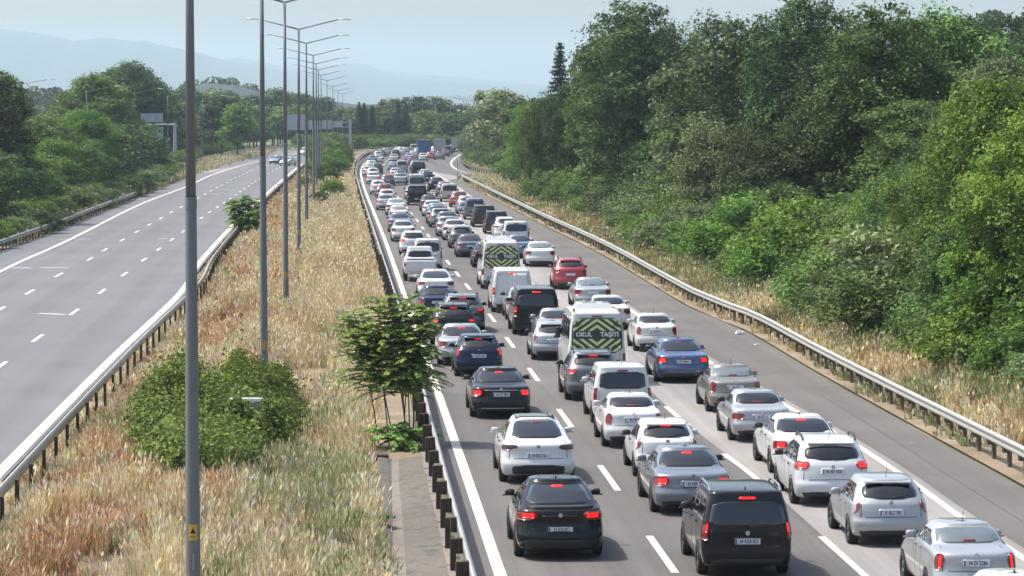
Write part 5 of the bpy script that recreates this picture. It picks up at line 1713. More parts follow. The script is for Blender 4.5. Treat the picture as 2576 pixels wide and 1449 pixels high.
heroes = [  # px, d, top py, kind, mat, wscale, label
    (1585, 262, 8, 'tall', 'leaf_b', 1.15, 'tallest dark tree of the right woods, its ragged top standing clear against the sky'),
    (1680, 285, 78, 'tall', 'leaf_b', .95, 'dark tree leaning out to the right of the tallest one with sky under its branch'),
    (1508, 300, 100, 'broad', 'leaf_a', .62, 'broad green tree in front of the spruce on its right side'),
    (1850, 225, 62, 'broad', 'leaf_e', 1.15, 'pale grey green tree with a rounded top right of the gap of sky'),
    (2020, 205, -12, 'tall', 'leaf_b', 1.05, 'tall dark tree whose top leaves the picture above the middle of the woods'),
    (2215, 185, 14, 'tall', 'leaf_a', 1.1, 'tall tree with a small pointed tip and dark bare limbs showing inside'),
    (2385, 190, 48, 'broad', 'leaf_a', 1.1, 'round topped tree behind the bright green maple'),
    (1720, 225, 440, 'draped', 'leaf_a', 1.1, 'light green dome smothered in creeper with a black hollow below it'),
    (2530, 121, 205, 'maple', 'leaf_c', .8, 'bright yellow green maple topping the right edge of the picture'),
    (2455, 127, 292, 'maple', 'leaf_c', .75, 'bright green maple just left of the topmost yellow green maple'),
    (2385, 134, 390, 'maple', 'leaf_c', .8, 'bright green bough mass stepping down left of the two maples'),
    (2300, 140, 418, 'maple', 'leaf_a', .8, 'green tree with drooping sprays left of the stepped bough mass'),
    (2215, 146, 470, 'draped', 'leaf_c', .9, 'fresh green bushy tree in front of the dark bare limbs'),
    (2140, 152, 515, 'draped', 'leaf_a', .95, 'mid green bushy tree beneath the tall pointed tree'),
    (2060, 158, 580, 'draped', 'leaf_c', .9, 'yellowish bushy tree furthest left of the bright stepped ones'),
    (2600, 108, 300, 'maple', 'leaf_c', .8, 'leafy yellow green tree cut off by the right edge below the maple'),
    (2420, 118, 560, 'draped', 'leaf_a', 1.0, 'green creeper mound low in front of the maples'),
    (2530, 110, 520, 'draped', 'leaf_c', 1.0, 'yellow green creeper mound at the lower right edge of the woods'),
    (2300, 128, 640, 'draped', 'leaf_e', 1.0, 'grey green mound low in front of the stepped trees'),
    (2180, 138, 650, 'draped', 'leaf_a', 1.0, 'dark rounded mound left of the grey green one'),
    (1905, 185, 475, 'draped', 'leaf_e', .9, 'pale grey green conical bush tree standing in front of the dark woods'),
    (1255, 560, 226, 'far', 'leaf_e', 1.25, 'silvery willow like tree at the far left end of the right woods'),
    (1310, 470, 245, 'far', 'leaf_e', 1.1, 'second silvery tree next to the willow like one'),
    (2520, 300, 50, 'broad', 'leaf_b', 1.3, 'hazy dark tree mass in the upper right corner'),
]
placed = []
for px, d, ty, kind, mat, ws, lab in heroes:
    h = HT(ty, d)
    tree(kind, AT(px, d), d, h, lab, mat, None, 'tree', None, ws * (KINDS[kind][0][0] / h) ** .35, 0)
    placed.append((AT(px, d), d))
for px_, d_, ty_, k_, m_, w_, lb_ in ((1372, 322, 236, 'broad', 'leaf_a', .62, 'green tree hiding the foot of the dark spruce'), (1440, 312, 205, 'broad', 'leaf_b', .6, 'dark leafy tree close on the right of the spruce'), (1335, 335, 262, 'broad', 'leaf_c', .7, 'lighter green tree left of the spruce, lower than it')):
    h_ = HT(ty_, d_); tree(k_, AT(px_, d_), d_, h_, lb_, m_, None, 'tree', None, w_ * (13 / h_) ** .35, 1)
conifer(AT(1408, 330), 330, HT(98, 330), 'dark spruce with a thin bare tip rising at the left end of the right woods')
rows = [(26.5, 5.6, .62, .92, ('broad', 'tall', 'draped')), (32.5, 8.0, .70, .97, ('broad', 'tall')), (40, 9.5, .80, 1.0, ('tall', 'broad')), (50, 12, .92, 1.0, ('broad', 'tall'))]
GN = ['front row', 'second row', 'third row', 'fourth row', 'back row']
mats_r = ['leaf_a', 'leaf_b', 'leaf_b', 'leaf_e', 'leaf_a']
for ri, (X, stp, lo, hi, kinds) in enumerate(rows):
    y = 100 + ri * 16
    while y < 600:
        x = X + random.uniform(-1.5, 2.0) + max(0, (y - 380)) * .035
        px = PX(x, y)
        y0 = y
        y += (stp + y * .011) * random.uniform(.8, 1.25)
        if px > 2760 or px < 1215: continue
        if y0 > 455 and ri == 0: continue
        if y0 > 395 and ri == 0: x += 9; px = PX(x, y0)
        top = HT(skyw(skyl, px, y0) + 6, y0)
        if px > 2000 and y0 < 165: top = min(top, HT(near_sky(px) + 30, y0))
        elif ri == 0: top = min(top, 11.5)
        h = top * random.uniform(lo, hi)
        if ri == 0 and y0 < 400: h *= random.choice((.55, .75, 1.0))
        if h < 3: continue
        kind = random.choice(kinds) if y0 < 330 else 'far'
        if kind == 'tall' and h < 9: kind = 'draped'
        mat = random.choice(mats_r) if px < 2250 or ri else random.choice(('leaf_c', 'leaf_a', 'leaf_c'))
        ws = min(1.5, max(.8, (7.5 if kind != 'draped' else 5.5) / (KINDS[kind][0][1] * h / KINDS[kind][0][0])))
        shade = {'leaf_a': 'mid green', 'leaf_b': 'dark green', 'leaf_c': 'bright green', 'leaf_e': 'grey green'}[mat]
        what = {'broad': 'broad crowned tree', 'tall': 'tall narrow tree', 'draped': 'creeper covered tree', 'far': 'distant tree', 'maple': 'maple'}[kind]
        tree(kind, x, y0, h, f'{shade} {what}, right woods {GN[ri]}, {level(y0)}', mat, f'{shade} {what}s of the right woods, {GN[ri]}', 'tree', None, ws)
# bushes along the foot of the right woods
y = 96
nb = 0
while y < 470:
    x = 22.3 + random.uniform(-.8, 1.6) + max(0, (y - 380)) * .06
    mat = random.choice(('leaf_c', 'leaf_a', 'leaf_a', 'leaf_e'))
    shade = {'leaf_a': 'mid green', 'leaf_c': 'light green', 'leaf_e': 'grey green'}[mat]
    h = random.uniform(1.5, 3.6)
    tree('shrub', x, y, h, f'{shade} bush at the right woods foot, {level(y)}', mat, f'{shade} bushes along the foot of the right woods', 'shrub', 'roadside_bush', random.uniform(.9, 1.3))
    if random.random() < .7:
        tree('shrub', x + 2.6, y + 1.5, h * 1.5, f'taller {shade} bush in the right woods {level(y)}', mat, f'taller {shade} bushes in the right woods', 'shrub', 'roadside_bush', 1.0)
    y += random.uniform(2.6, 4.2) * (1 + y * .0016)
# a few around the ramp wedge
for px, py, h in ((1215, 418, 3.0), (1240, 424, 3.6), (1200, 404, 3.2), (1225, 404, 4.5), (1255, 432, 3.4), (1195, 392, 4), (1212, 384, 6), (1275, 440, 3.5), (1300, 455, 3.6), (1322, 470, 3.2)):
    x, y = G(px, py)
    tree('shrub', x, y, h, 'round bush on the grass wedge beyond the merging ramp', 'leaf_a', 'bushes beyond the merging ramp', 'shrub', 'roadside_bush', 1.2)

# ---- the left woods ------------------------------------------------
SKY_L = [(-200, 170), (0, 188), (18, 205), (32, 262), (60, 290), (130, 290), (160, 262), (185, 240), (230, 198), (265, 185), (300, 165), (330, 157), (365, 175), (390, 200), (410, 238), (425, 243), (445, 222), (470, 212), (520, 225), (560, 222), (620, 222), (660, 228), (700, 222), (735, 226), (760, 226), (800, 236), (840, 250), (870, 265), (900, 262), (930, 262), (985, 235), (1005, 232), (1040, 240), (1060, 225), (1090, 228), (1110, 240), (1140, 250), (1170, 250), (1210, 256), (1300, 262)]
def skyll(px): return float(np.interp(px, [p[0] for p in SKY_L], [p[1] for p in SKY_L]))


heroes_l = [
    (330, 560, 157, 'tall', 'leaf_b', 1.35, 'tallest rounded tree of the left woods, dark on its right side'),
    (245, 420, 196, 'broad', 'leaf_a', 1.2, 'green tree stepping up to the tallest one of the left woods'),
    (385, 560, 205, 'broad', 'leaf_b', 1.1, 'dark tree right of the tallest one, above the sign panels'),
    (-12, 262, 185, 'tall', 'leaf_b', 1.1, 'very dark tree cut off by the left edge of the picture'),
    (225, 345, 280, 'maple', 'leaf_c', 1.0, 'light yellow green crown standing out in the left woods'),
    (120, 318, 300, 'broad', 'leaf_a', 1.1, 'wide green tree left of the light yellow green crown'),
    (560, 620, 238, 'far', 'leaf_b', 1.2, 'dark tree behind the nearest lamp post across the empty road'),
    (600, 600, 262, 'far', 'leaf_c', .9, 'fresh green ivy clad tree beside the dark one across the empty road'),
]
for px, d, ty, kind, mat, ws, lab in heroes_l:
    h = HT(ty, d)
    tree(kind, AT(px, d), d, h, lab, mat, None, 'tree', None, ws * (KINDS[kind][0][0] / h) ** .3, 0)
edge_l = smooth_line(P((-140, 640), (0, 592), (130, 545), (250, 502), (330, 474), (400, 436), (450, 405), (520, 391), (600, 378), (680, 371), (760, 366.5), (830, 364)), 4)
RAILX = np.array([tuple(p) for p in smooth_line(L_L[:6])])
depths = [(2.6, .55, 1.0), (8, .6, .85), (16, .88, 1.0), (26, .97, 1.0)]
for ri, (off, lo, hi) in enumerate(depths):
    s_ = 0.0; k = 0
    L = edge_l; cum = np.concatenate([[0], np.cumsum(np.linalg.norm(np.diff(L, axis=0), axis=1))])
    while s_ < cum[-1]:
        x = float(np.interp(s_, cum, L[:, 0])); y = float(np.interp(s_, cum, L[:, 1]))
        t = np.array((np.interp(s_ + 3, cum, L[:, 0]) - x, np.interp(s_ + 3, cum, L[:, 1]) - y)); t = t / (np.linalg.norm(t) + 1e-9)
        x -= t[1] * off + random.uniform(-1, 1); y += t[0] * off * .5 + random.uniform(-1, 1)
        s_ += random.uniform(6.5, 9.5) * (1 + y * .0008)
        px = PX(x, y)
        if px < -170 or px > 900: continue
        top = HT(skyll(px) + (3 if ri > 1 else 8), y)
        if ri < 2 and px < 400: top = min(top, HT(max(skyll(px) + 25, 292), y))
        if ri == 0: top = min(top, 8.6)
        h = max(3.0, top * random.uniform(lo, hi))
        if 345 < px < 470 and y < 545: h = min(h, HT(348, y) if px < 425 else 4.5)
        rx = float(np.interp(y, RAILX[:, 1], RAILX[:, 0])); h = max(2.2, min(h, 3.0 + 2.3 * (rx - x))) if y < 560 else h
        kind = 'far' if y > 340 else random.choice(('broad', 'tall', 'broad') if h > 9 else ('broad', 'draped'))
        mat = random.choice(('leaf_a', 'leaf_b', 'leaf_a', 'leaf_e', 'leaf_c') if y < 340 else ('leaf_a', 'leaf_b', 'leaf_b', 'leaf_a'))
        shade = {'leaf_a': 'mid green', 'leaf_b': 'dark green', 'leaf_c': 'bright green', 'leaf_e': 'grey green'}[mat]
        ws = min(1.6, max(.8, 8.0 / (KINDS[kind][0][1] * h / KINDS[kind][0][0])))
        tree(kind, x, y, h, f'{shade} tree, left woods {GN[ri]}, {where_left(px)}', mat, f'{shade} trees of the left woods, {GN[ri]}', 'tree', None, ws)
s_ = 0
while s_ < cum[-1] * .8:
    x = float(np.interp(s_, cum, edge_l[:, 0])) + random.uniform(.4, 2.4); y = float(np.interp(s_, cum, edge_l[:, 1]))
    s_ += random.uniform(3, 5) * (1 + y * .0012)
    if PX(x, y) < -80: continue
    mat = random.choice(('leaf_c', 'leaf_a', 'leaf_e'))
    shade = {'leaf_a': 'mid green', 'leaf_c': 'light green', 'leaf_e': 'grey green'}[mat]
    tree('shrub', x, y, random.uniform(1.3, 2.8), f'{shade} bush along the left woods edge, {where_left(PX(x, y))}', mat, f'{shade} bushes along the left woods', 'shrub', 'roadside_bush', 1.2)

# ---- the far treeline closing the road ---------------------------------
k = 0
for d, f0 in ((800, .70), (850, 1.0)):
    px = 700 + random.uniform(0, 20)
    while px < 1290:
        ty = skyll(px) + (4 if f0 == 1 else 0)
        h = HT(ty, d) * f0 * random.uniform(.9, 1.02)
        mat = random.choice(('leaf_a', 'leaf_b', 'leaf_b', 'leaf_e') if px < 1120 else ('leaf_b', 'leaf_b', 'leaf_a'))
        shade = {'leaf_a': 'mid green', 'leaf_b': 'dark green', 'leaf_e': 'grey green'}[mat]
        dd = d - (40 if px > 1130 and d < 820 else 0)
        tree('far', AT(px, dd), dd + random.uniform(-6, 6), h, f'{shade} hazy tree of the far treeline, ' + ('front' if d < 820 else 'back') + ' row, ' + where_far(px), mat, f'{shade} trees of the far treeline', 'tree', None, min(1.5, 9.5 / (9.0 * h / 14)))
        px += random.uniform(38, 58)
for i, px in enumerate((905, 917, 938, 1002, 1022)):
    conifer(AT(px, 780), 780, HT(252 + (i % 3) * 5, 780), ('slim dark conifer behind the gantry end', 'second slim conifer behind the gantry end', 'conifer left of the golden grass tip', 'conifer above the top of the queue', 'last conifer above the top of the queue')[i])
# scrub on the ground below the far trees
for i in range(70):
    px = 760 + i * 6.6; d = random.uniform(745, 790)
    x = AT(px, d)
    tree('shrub', x, d, random.uniform(1.8, 3.6), 'low scrub bush at the foot of the far treeline, ' + where_far(px), 'leaf_a', 'scrub at the foot of the far treeline', 'shrub', 'scrub_bush', 1.4)

# ---- wooded hills in the haze behind --------------------------------
def wooded_hill(pts, d, label):
    """far-off wood read as one mass: many coarse crowns on a rise"""
    px0, px1 = pts[0][0], pts[-1][0]
    vs = []; fs = []; cs = []; n0 = 0
    for r in range(7):
        t = r / 6; dd = d + r * 22
        px = px0 + random.uniform(0, 8)
        while px < px1:
            top = np.interp(px, [p[0] for p in pts], [p[1] for p in pts])
            z = HT(top, d) * (.35 + .65 * t) if t < 1 else HT(top, d)
            z = z * dd / d if t > .9 else z
            R = random.uniform(3.2, 5.5)
            n = 90; dr = unit(rng.normal(size=(n, 3))); dr[:, 2] = np.abs(dr[:, 2])
            c = np.array((AT(px, dd), dd, z - R)) + dr * R * np.array((1.25, 1.0, 1.0))
            v, f, col = leaf_quads(c, unit(dr + rng.normal(size=(n, 3)) * .5), np.full(n, 2.1) * (.7 + .6 * rng.random(n)), np.clip(random.random() * .5 + .5 * rng.random(n), 0, 1), .8)
            vs.append(v); fs.append(f + n0); cs.append(col); n0 += len(v)
            px += random.uniform(.8, 1.3) * 7.0 * FPX / d / 5200 * 5.2 * 1000
    o = put('hillside_woods', mesh_np('hillside_woods', np.vstack(vs), np.vstack(fs), False, np.vstack(cs)), M['leaf_b'])
    tag(o, label, 'hillside woods', None, 'stuff')


wooded_hill([(430, 245), (470, 215), (495, 205), (525, 199), (560, 201), (600, 206), (640, 222), (700, 236), (760, 245)], 1250, 'hazy wooded hill behind the left woods')
wooded_hill([(-60, 222), (40, 226), (100, 226), (165, 230), (240, 240), (420, 252)], 1150, 'hazy wooded rise at the left behind the woods')
wooded_hill([(1660, 175), (1700, 152), (1740, 148), (1780, 160), (1860, 170), (2200, 90), (2440, 62), (2500, 50), (2600, 50), (2800, 45)], 620, 'hazy woods behind the right woods')
ridge('wooded_ground', [(-60, 228), (240, 245), (430, 250), (470, 222), (525, 206), (600, 212), (700, 240), (900, 262), (1300, 268), (1500, 268)], 1400, 200, M['hill'], .1, 10, base=-.5)

# ---- plants of the median -------------------------------------------
# big green bush
bx, by = G(560, 1135)
def bush_mesh(cx, cy, a, b_, h, n, leaf):
    k = 900
    u = rng.random(k) * 2 * math.pi; r = np.sqrt(rng.random(k))
    X = r * np.cos(u); Y = r * np.sin(u)
    Z = np.zeros(k)
    for _ in range(17):       # overlapping lumps of different height instead of one dome
        ra = math.sqrt(rng.random()) * .80; an = rng.random() * 6.28; mx_, my_ = ra * math.cos(an), ra * math.sin(an)
        hh = h * (.62 + .42 * rng.random()) * (1 - .25 * ra); rr = .26 + .22 * rng.random()
        dd = ((X - mx_) ** 2 + (Y - my_) ** 2) / rr ** 2
        Z = np.maximum(Z, hh * np.sqrt(np.clip(1 - dd, 0, 1)))
    Z = np.maximum(Z, .35 * h * (1 - r ** 4)) * (.85 + .3 * rng.random(k)) * np.interp(cy + Y * b_, [82, 87.5, 92], [.60, .62, 1.0])
    c = np.stack([X * a, Y * b_, Z], 1)
    idx = rng.integers(0, k, n); fall = rng.random(n) ** 2
    pos = c[idx] * np.stack([np.ones(n), np.ones(n), 1 - fall * .55], 1) + rng.normal(size=(n, 3)) * np.array((.16, .2, .13))
    pos[:, 2] = np.abs(pos[:, 2])
    nr = unit(np.stack([X[idx] * .7, Y[idx] * .7, np.full(n, .8)], 1) + rng.normal(size=(n, 3)) * .6)
    # upright shoots standing out of the mass
    sh = rng.random(n) < .30; j = idx % 7 == 0
    up = rng.random(n) * (.35 + .75 * ((idx % 5) == 0)) * (sh & j)
    pos[:, 2] += up
    ct = rng.random(k)
    yel = (rng.random(k) < .06)[idx] * .8
    return leaf_quads(pos, nr, leaf * (.6 + .8 * rng.random(n)), np.clip(.4 * ct[idx] + .5 * rng.random(n) + yel, 0, 1.0), .55)


v, f, col = bush_mesh(0, 93.2, 2.6, 12.8, 2.5, 62000, .128)
e = empty('green_bush', (bx - .25, 93.2, 0)); tag(e, 'large spreading dark green bush in the dry grass between the two nearest lamp posts', 'bush')
put('foliage', mesh_np('foliage', v, f, False, col), M['leaf_f'], e)
b = MB()
for i in range(26):
    a = random.uniform(0, 6.28); r = random.random()
    b.tube((math.cos(a) * r * .7, math.sin(a) * r * 3, 0), (math.cos(a) * r * 2.0, math.sin(a) * r * 8, random.uniform(1.0, 2.0) * (1 - r * .5)), .03, .012, 5, False)
b.build('stems', M['bark'], e)
# white cabinet half buried in the bush
x, y = G(612, 1170)
d0 = 88.4
e = empty('white_cabinet', (AT(618, d0), d0, 0)); tag(e, 'white electrical cabinet almost swallowed by the large green bush', 'electrical cabinet')
zc = HT(997, d0)
MB().box((0, .0, zc / 2 - .05), (.95, .42, zc - .1)).build('body', M['p_dirty_white'], e)
MB().box((0, -.02, zc - .05), (1.0, .50, .08), 0, .93).build('lid', M['p_dirty_white'], e)
MB().box((.02, -.215, zc / 2), (.015, .012, zc - .3)).build('door_gap', M['seam'], e)
MB().box((.12, -.225, zc * .55), (.05, .03, .14)).build('door_handle', M['black'], e)
n = 9000
pos = np.stack([rng.uniform(-1.1, 1.1, n), rng.uniform(-1.6, -.34, n), .2 + rng.random(n) * 1.2], 1)
keep = (pos[:, 2] < zc - .20 - .10 * (pos[:, 1] + .32)) & ~((pos[:, 0] > .12) & (pos[:, 0] < .46) & (pos[:, 2] > zc - .50))
gap = (np.abs(pos[:, 0] + .22) < .10)
pos[gap, 2] *= 1.12
pos = pos[keep]
v, f, col = leaf_quads(pos, unit(rng.normal(size=(len(pos), 3)) * .5 + np.array((0, -.5, .6))), np.full(len(pos), .12), rng.random(len(pos)), .55)
e = empty('low_shoots', (AT(618, d0), d0, .15)); tag(e, 'green shoots growing up against the front of the white cabinet', 'shrub')
put('foliage', mesh_np('foliage', v, f, False, col), M['leaf_f'], e)


def tree_of_heaven(x, y, h, label, stems, n_frond=70, R=1.6, Lf=.75, leafcol='leaf_f', droop=.35, ymul=1.4, u0=.3, lw=.045, ll=.2):
    """thin stems and long pinnate fronds"""
    e = empty('sapling', (x, y, 0)); tag(e, label, 'sapling')
    P_ = []; Q = []; T = []; sb = MB()
    tips = []
    for (dx, dy, hh, lx, ly) in stems:
        a = Vector((dx, dy, -.05)); m = Vector((dx + lx * .35, dy + ly * .35, hh * .55)); t = Vector((dx + lx, dy + ly, hh))
        o = MB(); o.tube(a, m, .022, .016, 6, False); o.tube(m, t, .016, .008, 6, False)
        o.build('stem', M['bark'], e); tips.append((a, m, t))
    rach = MB(); vs = []; fs = []; cs = []; n0 = 0
    per = n_frond // len(tips)
    for a, m, t in tips:
        for k in range(per):
            u = u0 + (1 - u0) * (k + rng.random()) / per
            o = m.lerp(t, (u - .5) * 2) if u > .5 else a.lerp(m, u * 2)
            az = k * 2.4 + rng.random(); el = random.uniform(.05, .7) if u > .6 else random.uniform(-.1, .4)
            d = Vector((math.cos(az) * math.cos(el), math.sin(az) * math.cos(el) * ymul, math.sin(el)))
            L = Lf * random.uniform(.7, 1.2) * (R / 1.0) * (.7 + .5 * math.sin(u * 3))
            pts = []
            for j in range(7):
                s = j / 6
                pts.append(np.array(o) + np.array(d) * L * s + np.array((0, 0, -droop * L * s * s)))
            rach.tube(pts[0], pts[3], .008, .006, 4, False); rach.tube(pts[3], pts[6], .006, .003, 4, False)
            nl = 13
            for j in range(nl):
                s = .15 + .85 * j / (nl - 1)
                c = np.array(o) + np.array(d) * L * s + np.array((0, 0, -droop * L * s * s))
                tang = np.array(d) + np.array((0, 0, -2 * droop * s)); tang /= np.linalg.norm(tang)
                sd = np.cross(tang, (0, 0, 1)); sd /= np.linalg.norm(sd) + 1e-9
                ln = ll * (1.1 - .5 * s) * random.uniform(.9, 1.15); wd = lw
                tt = random.random() * .8 + .1
                for sg in (-1, 1):
                    ax = sd * sg * .9 + tang * .45 + np.array((0, 0, -.22)); ax /= np.linalg.norm(ax)
                    pp = np.cross(ax, (0, 0, 1)); pp /= np.linalg.norm(pp) + 1e-9; pp = pp + np.array((0, 0, random.uniform(-1.1, 1.1))); pp /= np.linalg.norm(pp)
                    vs.append([c, c + ax * ln * .45 + pp * wd, c + ax * ln, c + ax * ln * .45 - pp * wd]); fs.append([n0, n0 + 1, n0 + 2, n0 + 3]); cs += [tt] * 4; n0 += 4
    put('leaves', mesh_np('leaves', np.array(vs).reshape(-1, 3), np.array(fs), False, np.array(cs)[:, None].repeat(3, 1)), M[leafcol], e)
    rach.build('leaf_stalks', M['bark'], e)


tx, ty_ = G(1032, 1118)
tree_of_heaven(tx, ty_, 4.6, 'slender sapling with feathery fronds leaning over the median guard rail', [(-.05, 0, 4.15, -.9, .2), (.0, .15, 4.3, -.2, .3), (.05, -.1, 4.0, .35, .0), (-.45, .4, 3.8, -1.2, .6), (-.1, .3, 3.5, -.4, .1), (-.2, 0, 3.2, .25, .3), (-.9, .3, 3.5, -.8, 0), (-.6, .2, 3.1, -.5, .2), (.1, .2, 3.6, .0, .2)], 560, 1.08, .72, 'leaf_g', droop=.28, ymul=1.0, u0=.42, lw=.038, ll=.18)
tx, ty_ = G(1008, 1125)
tree_of_heaven(tx, ty_, 1.0, 'low feathery sucker shoot beside the drainage channel below the sapling', [(0, 0, .55, -.5, .2), (.1, .1, .6, -.1, .1), (.2, 0, .5, .2, .2)], 40, .9, .8, 'leaf_g', ymul=1.2, lw=.06, ll=.22)
tx, ty_ = G(925, 1325)
tree_of_heaven(tx, ty_, .5, 'small green weed sprawling over the rim of the drainage channel', [(0, 0, .22, -.15, .1), (.1, 0, .25, .15, -.1)], 22, .5, .7, 'leaf_c', ymul=1.5)
tx, ty_ = G(618, 592)
tree_of_heaven(tx, ty_, 2.6, 'round feathery bush overhanging the inner guard rail of the empty carriageway', [(0, 0, 3.0, .0, 0), (.2, .2, 2.7, .8, .4), (-.2, 0, 2.7, -.8, .2), (.1, -.2, 2.0, .7, -.4), (-.1, 0, 2.0, -.7, -.2), (0, 0, 1.5, .2, 0)], 330, 1.1, .8, 'leaf_g', ymul=1.0, lw=.07, ll=.26)
# scrub around the posts of the median and weeds at their feet
for i, (px, py, h, ws) in enumerate(((832, 505, 2.4, 1), (815, 470, 3.0, 1.1), (845, 455, 3.4, 1), (828, 440, 4.0, 1.1), (852, 432, 3.6, 1), (838, 418, 4.4, 1.1), (812, 425, 4, 1), (850, 408, 4.2, 1), (828, 402, 4.6, 1.2), (862, 400, 3.6, 1), (800, 405, 4.6, 1), (800, 520, 1.6, 1), (822, 392, 5, 1.2), (858, 388, 4.5, 1.2), (880, 384, 4.2, 1.2), (900, 379, 4, 1.2), (785, 450, 2.5, 1), (770, 480, 1.8, .9))):
    x, y = G(px, py)
    tree('shrub', x, y, h, f'leafy {"light green" if i % 3 == 0 else "mid green"} median shrub, {ORD[i]} among those round the lamp posts' if i < 14 else 'leafy green shrub near the far end of the median lamp post row', 'leaf_a' if i % 3 else 'leaf_c', 'green shrubs around the median lamp posts', 'shrub', 'median_shrub', ws * .8)
for i, (px, py, h, ws, lab) in enumerate(((718, 770, .55, 1.6, 'low green weed patch at the foot of the third lamp post'), (752, 652, .6, 1.2, 'low green weed patch at the foot of the fourth lamp post'), (690, 560, .8, 1.2, 'small green shrub by the inner guard rail near the second post'), (905, 1075, .3, 1.2, 'ground hugging green weed near the sapling'))):
    x, y = G(px, py)
    tree('shrub', x, y, h, lab, 'leaf_c', None, 'shrub', 'weed_patch', ws)

# ---- grasses ----------------------------------------------------------
STRAW = np.array([(.60, .49, .26), (.69, .60, .36), (.48, .37, .19), (.64, .56, .38), (.38, .28, .14)])
RUSSET = np.array([(.34, .18, .09), (.44, .27, .14), (.27, .14, .07), (.55, .38, .20)])
GREENS = np.array([(.19, .22, .08), (.26, .28, .12), (.14, .16, .06), (.36, .35, .19)])
GREYW = np.array([(.52, .47, .37), (.62, .57, .47), (.36, .32, .24)])


def vnoise(x, y, s, seed):
    r = np.random.default_rng(seed); g_ = r.random((64, 64))
    u = x / s % 64; w = y / s % 64; i = np.floor(u).astype(int); j = np.floor(w).astype(int); fu = u - i; fw = w - j
    fu = fu * fu * (3 - 2 * fu); fw = fw * fw * (3 - 2 * fw)
    a = g_[i % 64, j % 64]; b_ = g_[(i + 1) % 64, j % 64]; c = g_[i % 64, (j + 1) % 64]; d = g_[(i + 1) % 64, (j + 1) % 64]
    return (a * (1 - fu) + b_ * fu) * (1 - fw) + (c * (1 - fu) + d * fu) * fw


def blades(name, x, y, h, col, w, label, lean=.28, heads=.35, kind='stuff', cat='grass', adir=None):
    n = len(x)
    az = rng.random(n) * 2 * math.pi; la = rng.random(n) * 2 * math.pi if adir is None else adir + rng.normal(size=n) * .5
    wv = np.stack([np.cos(az), np.sin(az), np.zeros(n)], 1) * (w[:, None])
    base = np.stack([x, y, np.full(n, -.06)], 1)
    ln = (rng.random(n) ** .8 * lean * h)[:, None] * np.stack([np.cos(la), np.sin(la), np.zeros(n)], 1)
    tip = base + np.stack([np.zeros(n), np.zeros(n), h * (.85 + .3 * rng.random(n))], 1) + ln
    mid = base * .45 + tip * .55 - ln * .18
    v = np.stack([base - wv * .5, base + wv * .5, mid + wv * .42, mid - wv * .42, tip + wv * .12, tip - wv * .12], 1)
    f = np.arange(n)[:, None] * 6
    F = np.vstack([f + np.array([0, 1, 2, 3]), f + np.array([3, 2, 4, 5])])
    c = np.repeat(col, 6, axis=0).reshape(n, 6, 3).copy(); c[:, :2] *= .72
    V = v.reshape(-1, 3); CC = c.reshape(-1, 3)
    hd = np.where(rng.random(n) < heads)[0]
    if len(hd):
        m = len(hd); t = tip[hd]; up = unit(tip[hd] - mid[hd]); side = unit(np.cross(up, rng.normal(size=(m, 3))))
        L = (.10 + .10 * rng.random(m))[:, None]; wd = (w[hd] * 1.5)[:, None]
        q = np.stack([t - up * L * .3, t + side * wd + up * L * .25, t + up * L, t - side * wd + up * L * .25], 1).reshape(-1, 3)
        k0 = len(V); V = np.vstack([V, q]); F = np.vstack([F, np.arange(4 * m).reshape(m, 4) + k0])
        CC = np.vstack([CC, np.repeat(np.clip(col[hd] * 1.15 + .02, 0, .75), 4, axis=0)])
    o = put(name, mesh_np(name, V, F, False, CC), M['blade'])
    tag(o, label, cat, None, kind)
    return o


def pick(pal, n): return pal[rng.integers(0, len(pal), n)] * (.8 + .4 * rng.random((n, 1)))


mlx = np.array(ml); mrx = np.array(mr)
def median_bounds(y):
    return np.interp(y, mlx[:, 1], mlx[:, 0]), np.interp(y, mrx[:, 1], mrx[:, 0])


def tufts(N, y0, y1, per, r0):
    """tuft centres in y, plus per-blade offsets pointing away from the centre"""
    k = max(1, N // per)
    ty = rng.uniform(y0, y1, k); tu = rng.random(k)
    idx = rng.integers(0, k, N)
    a = rng.random(N) * 2 * math.pi; r = r0 * np.sqrt(rng.random(N)) * (.5 + rng.random(k))[idx]
    return idx, ty, tu, a, r, k


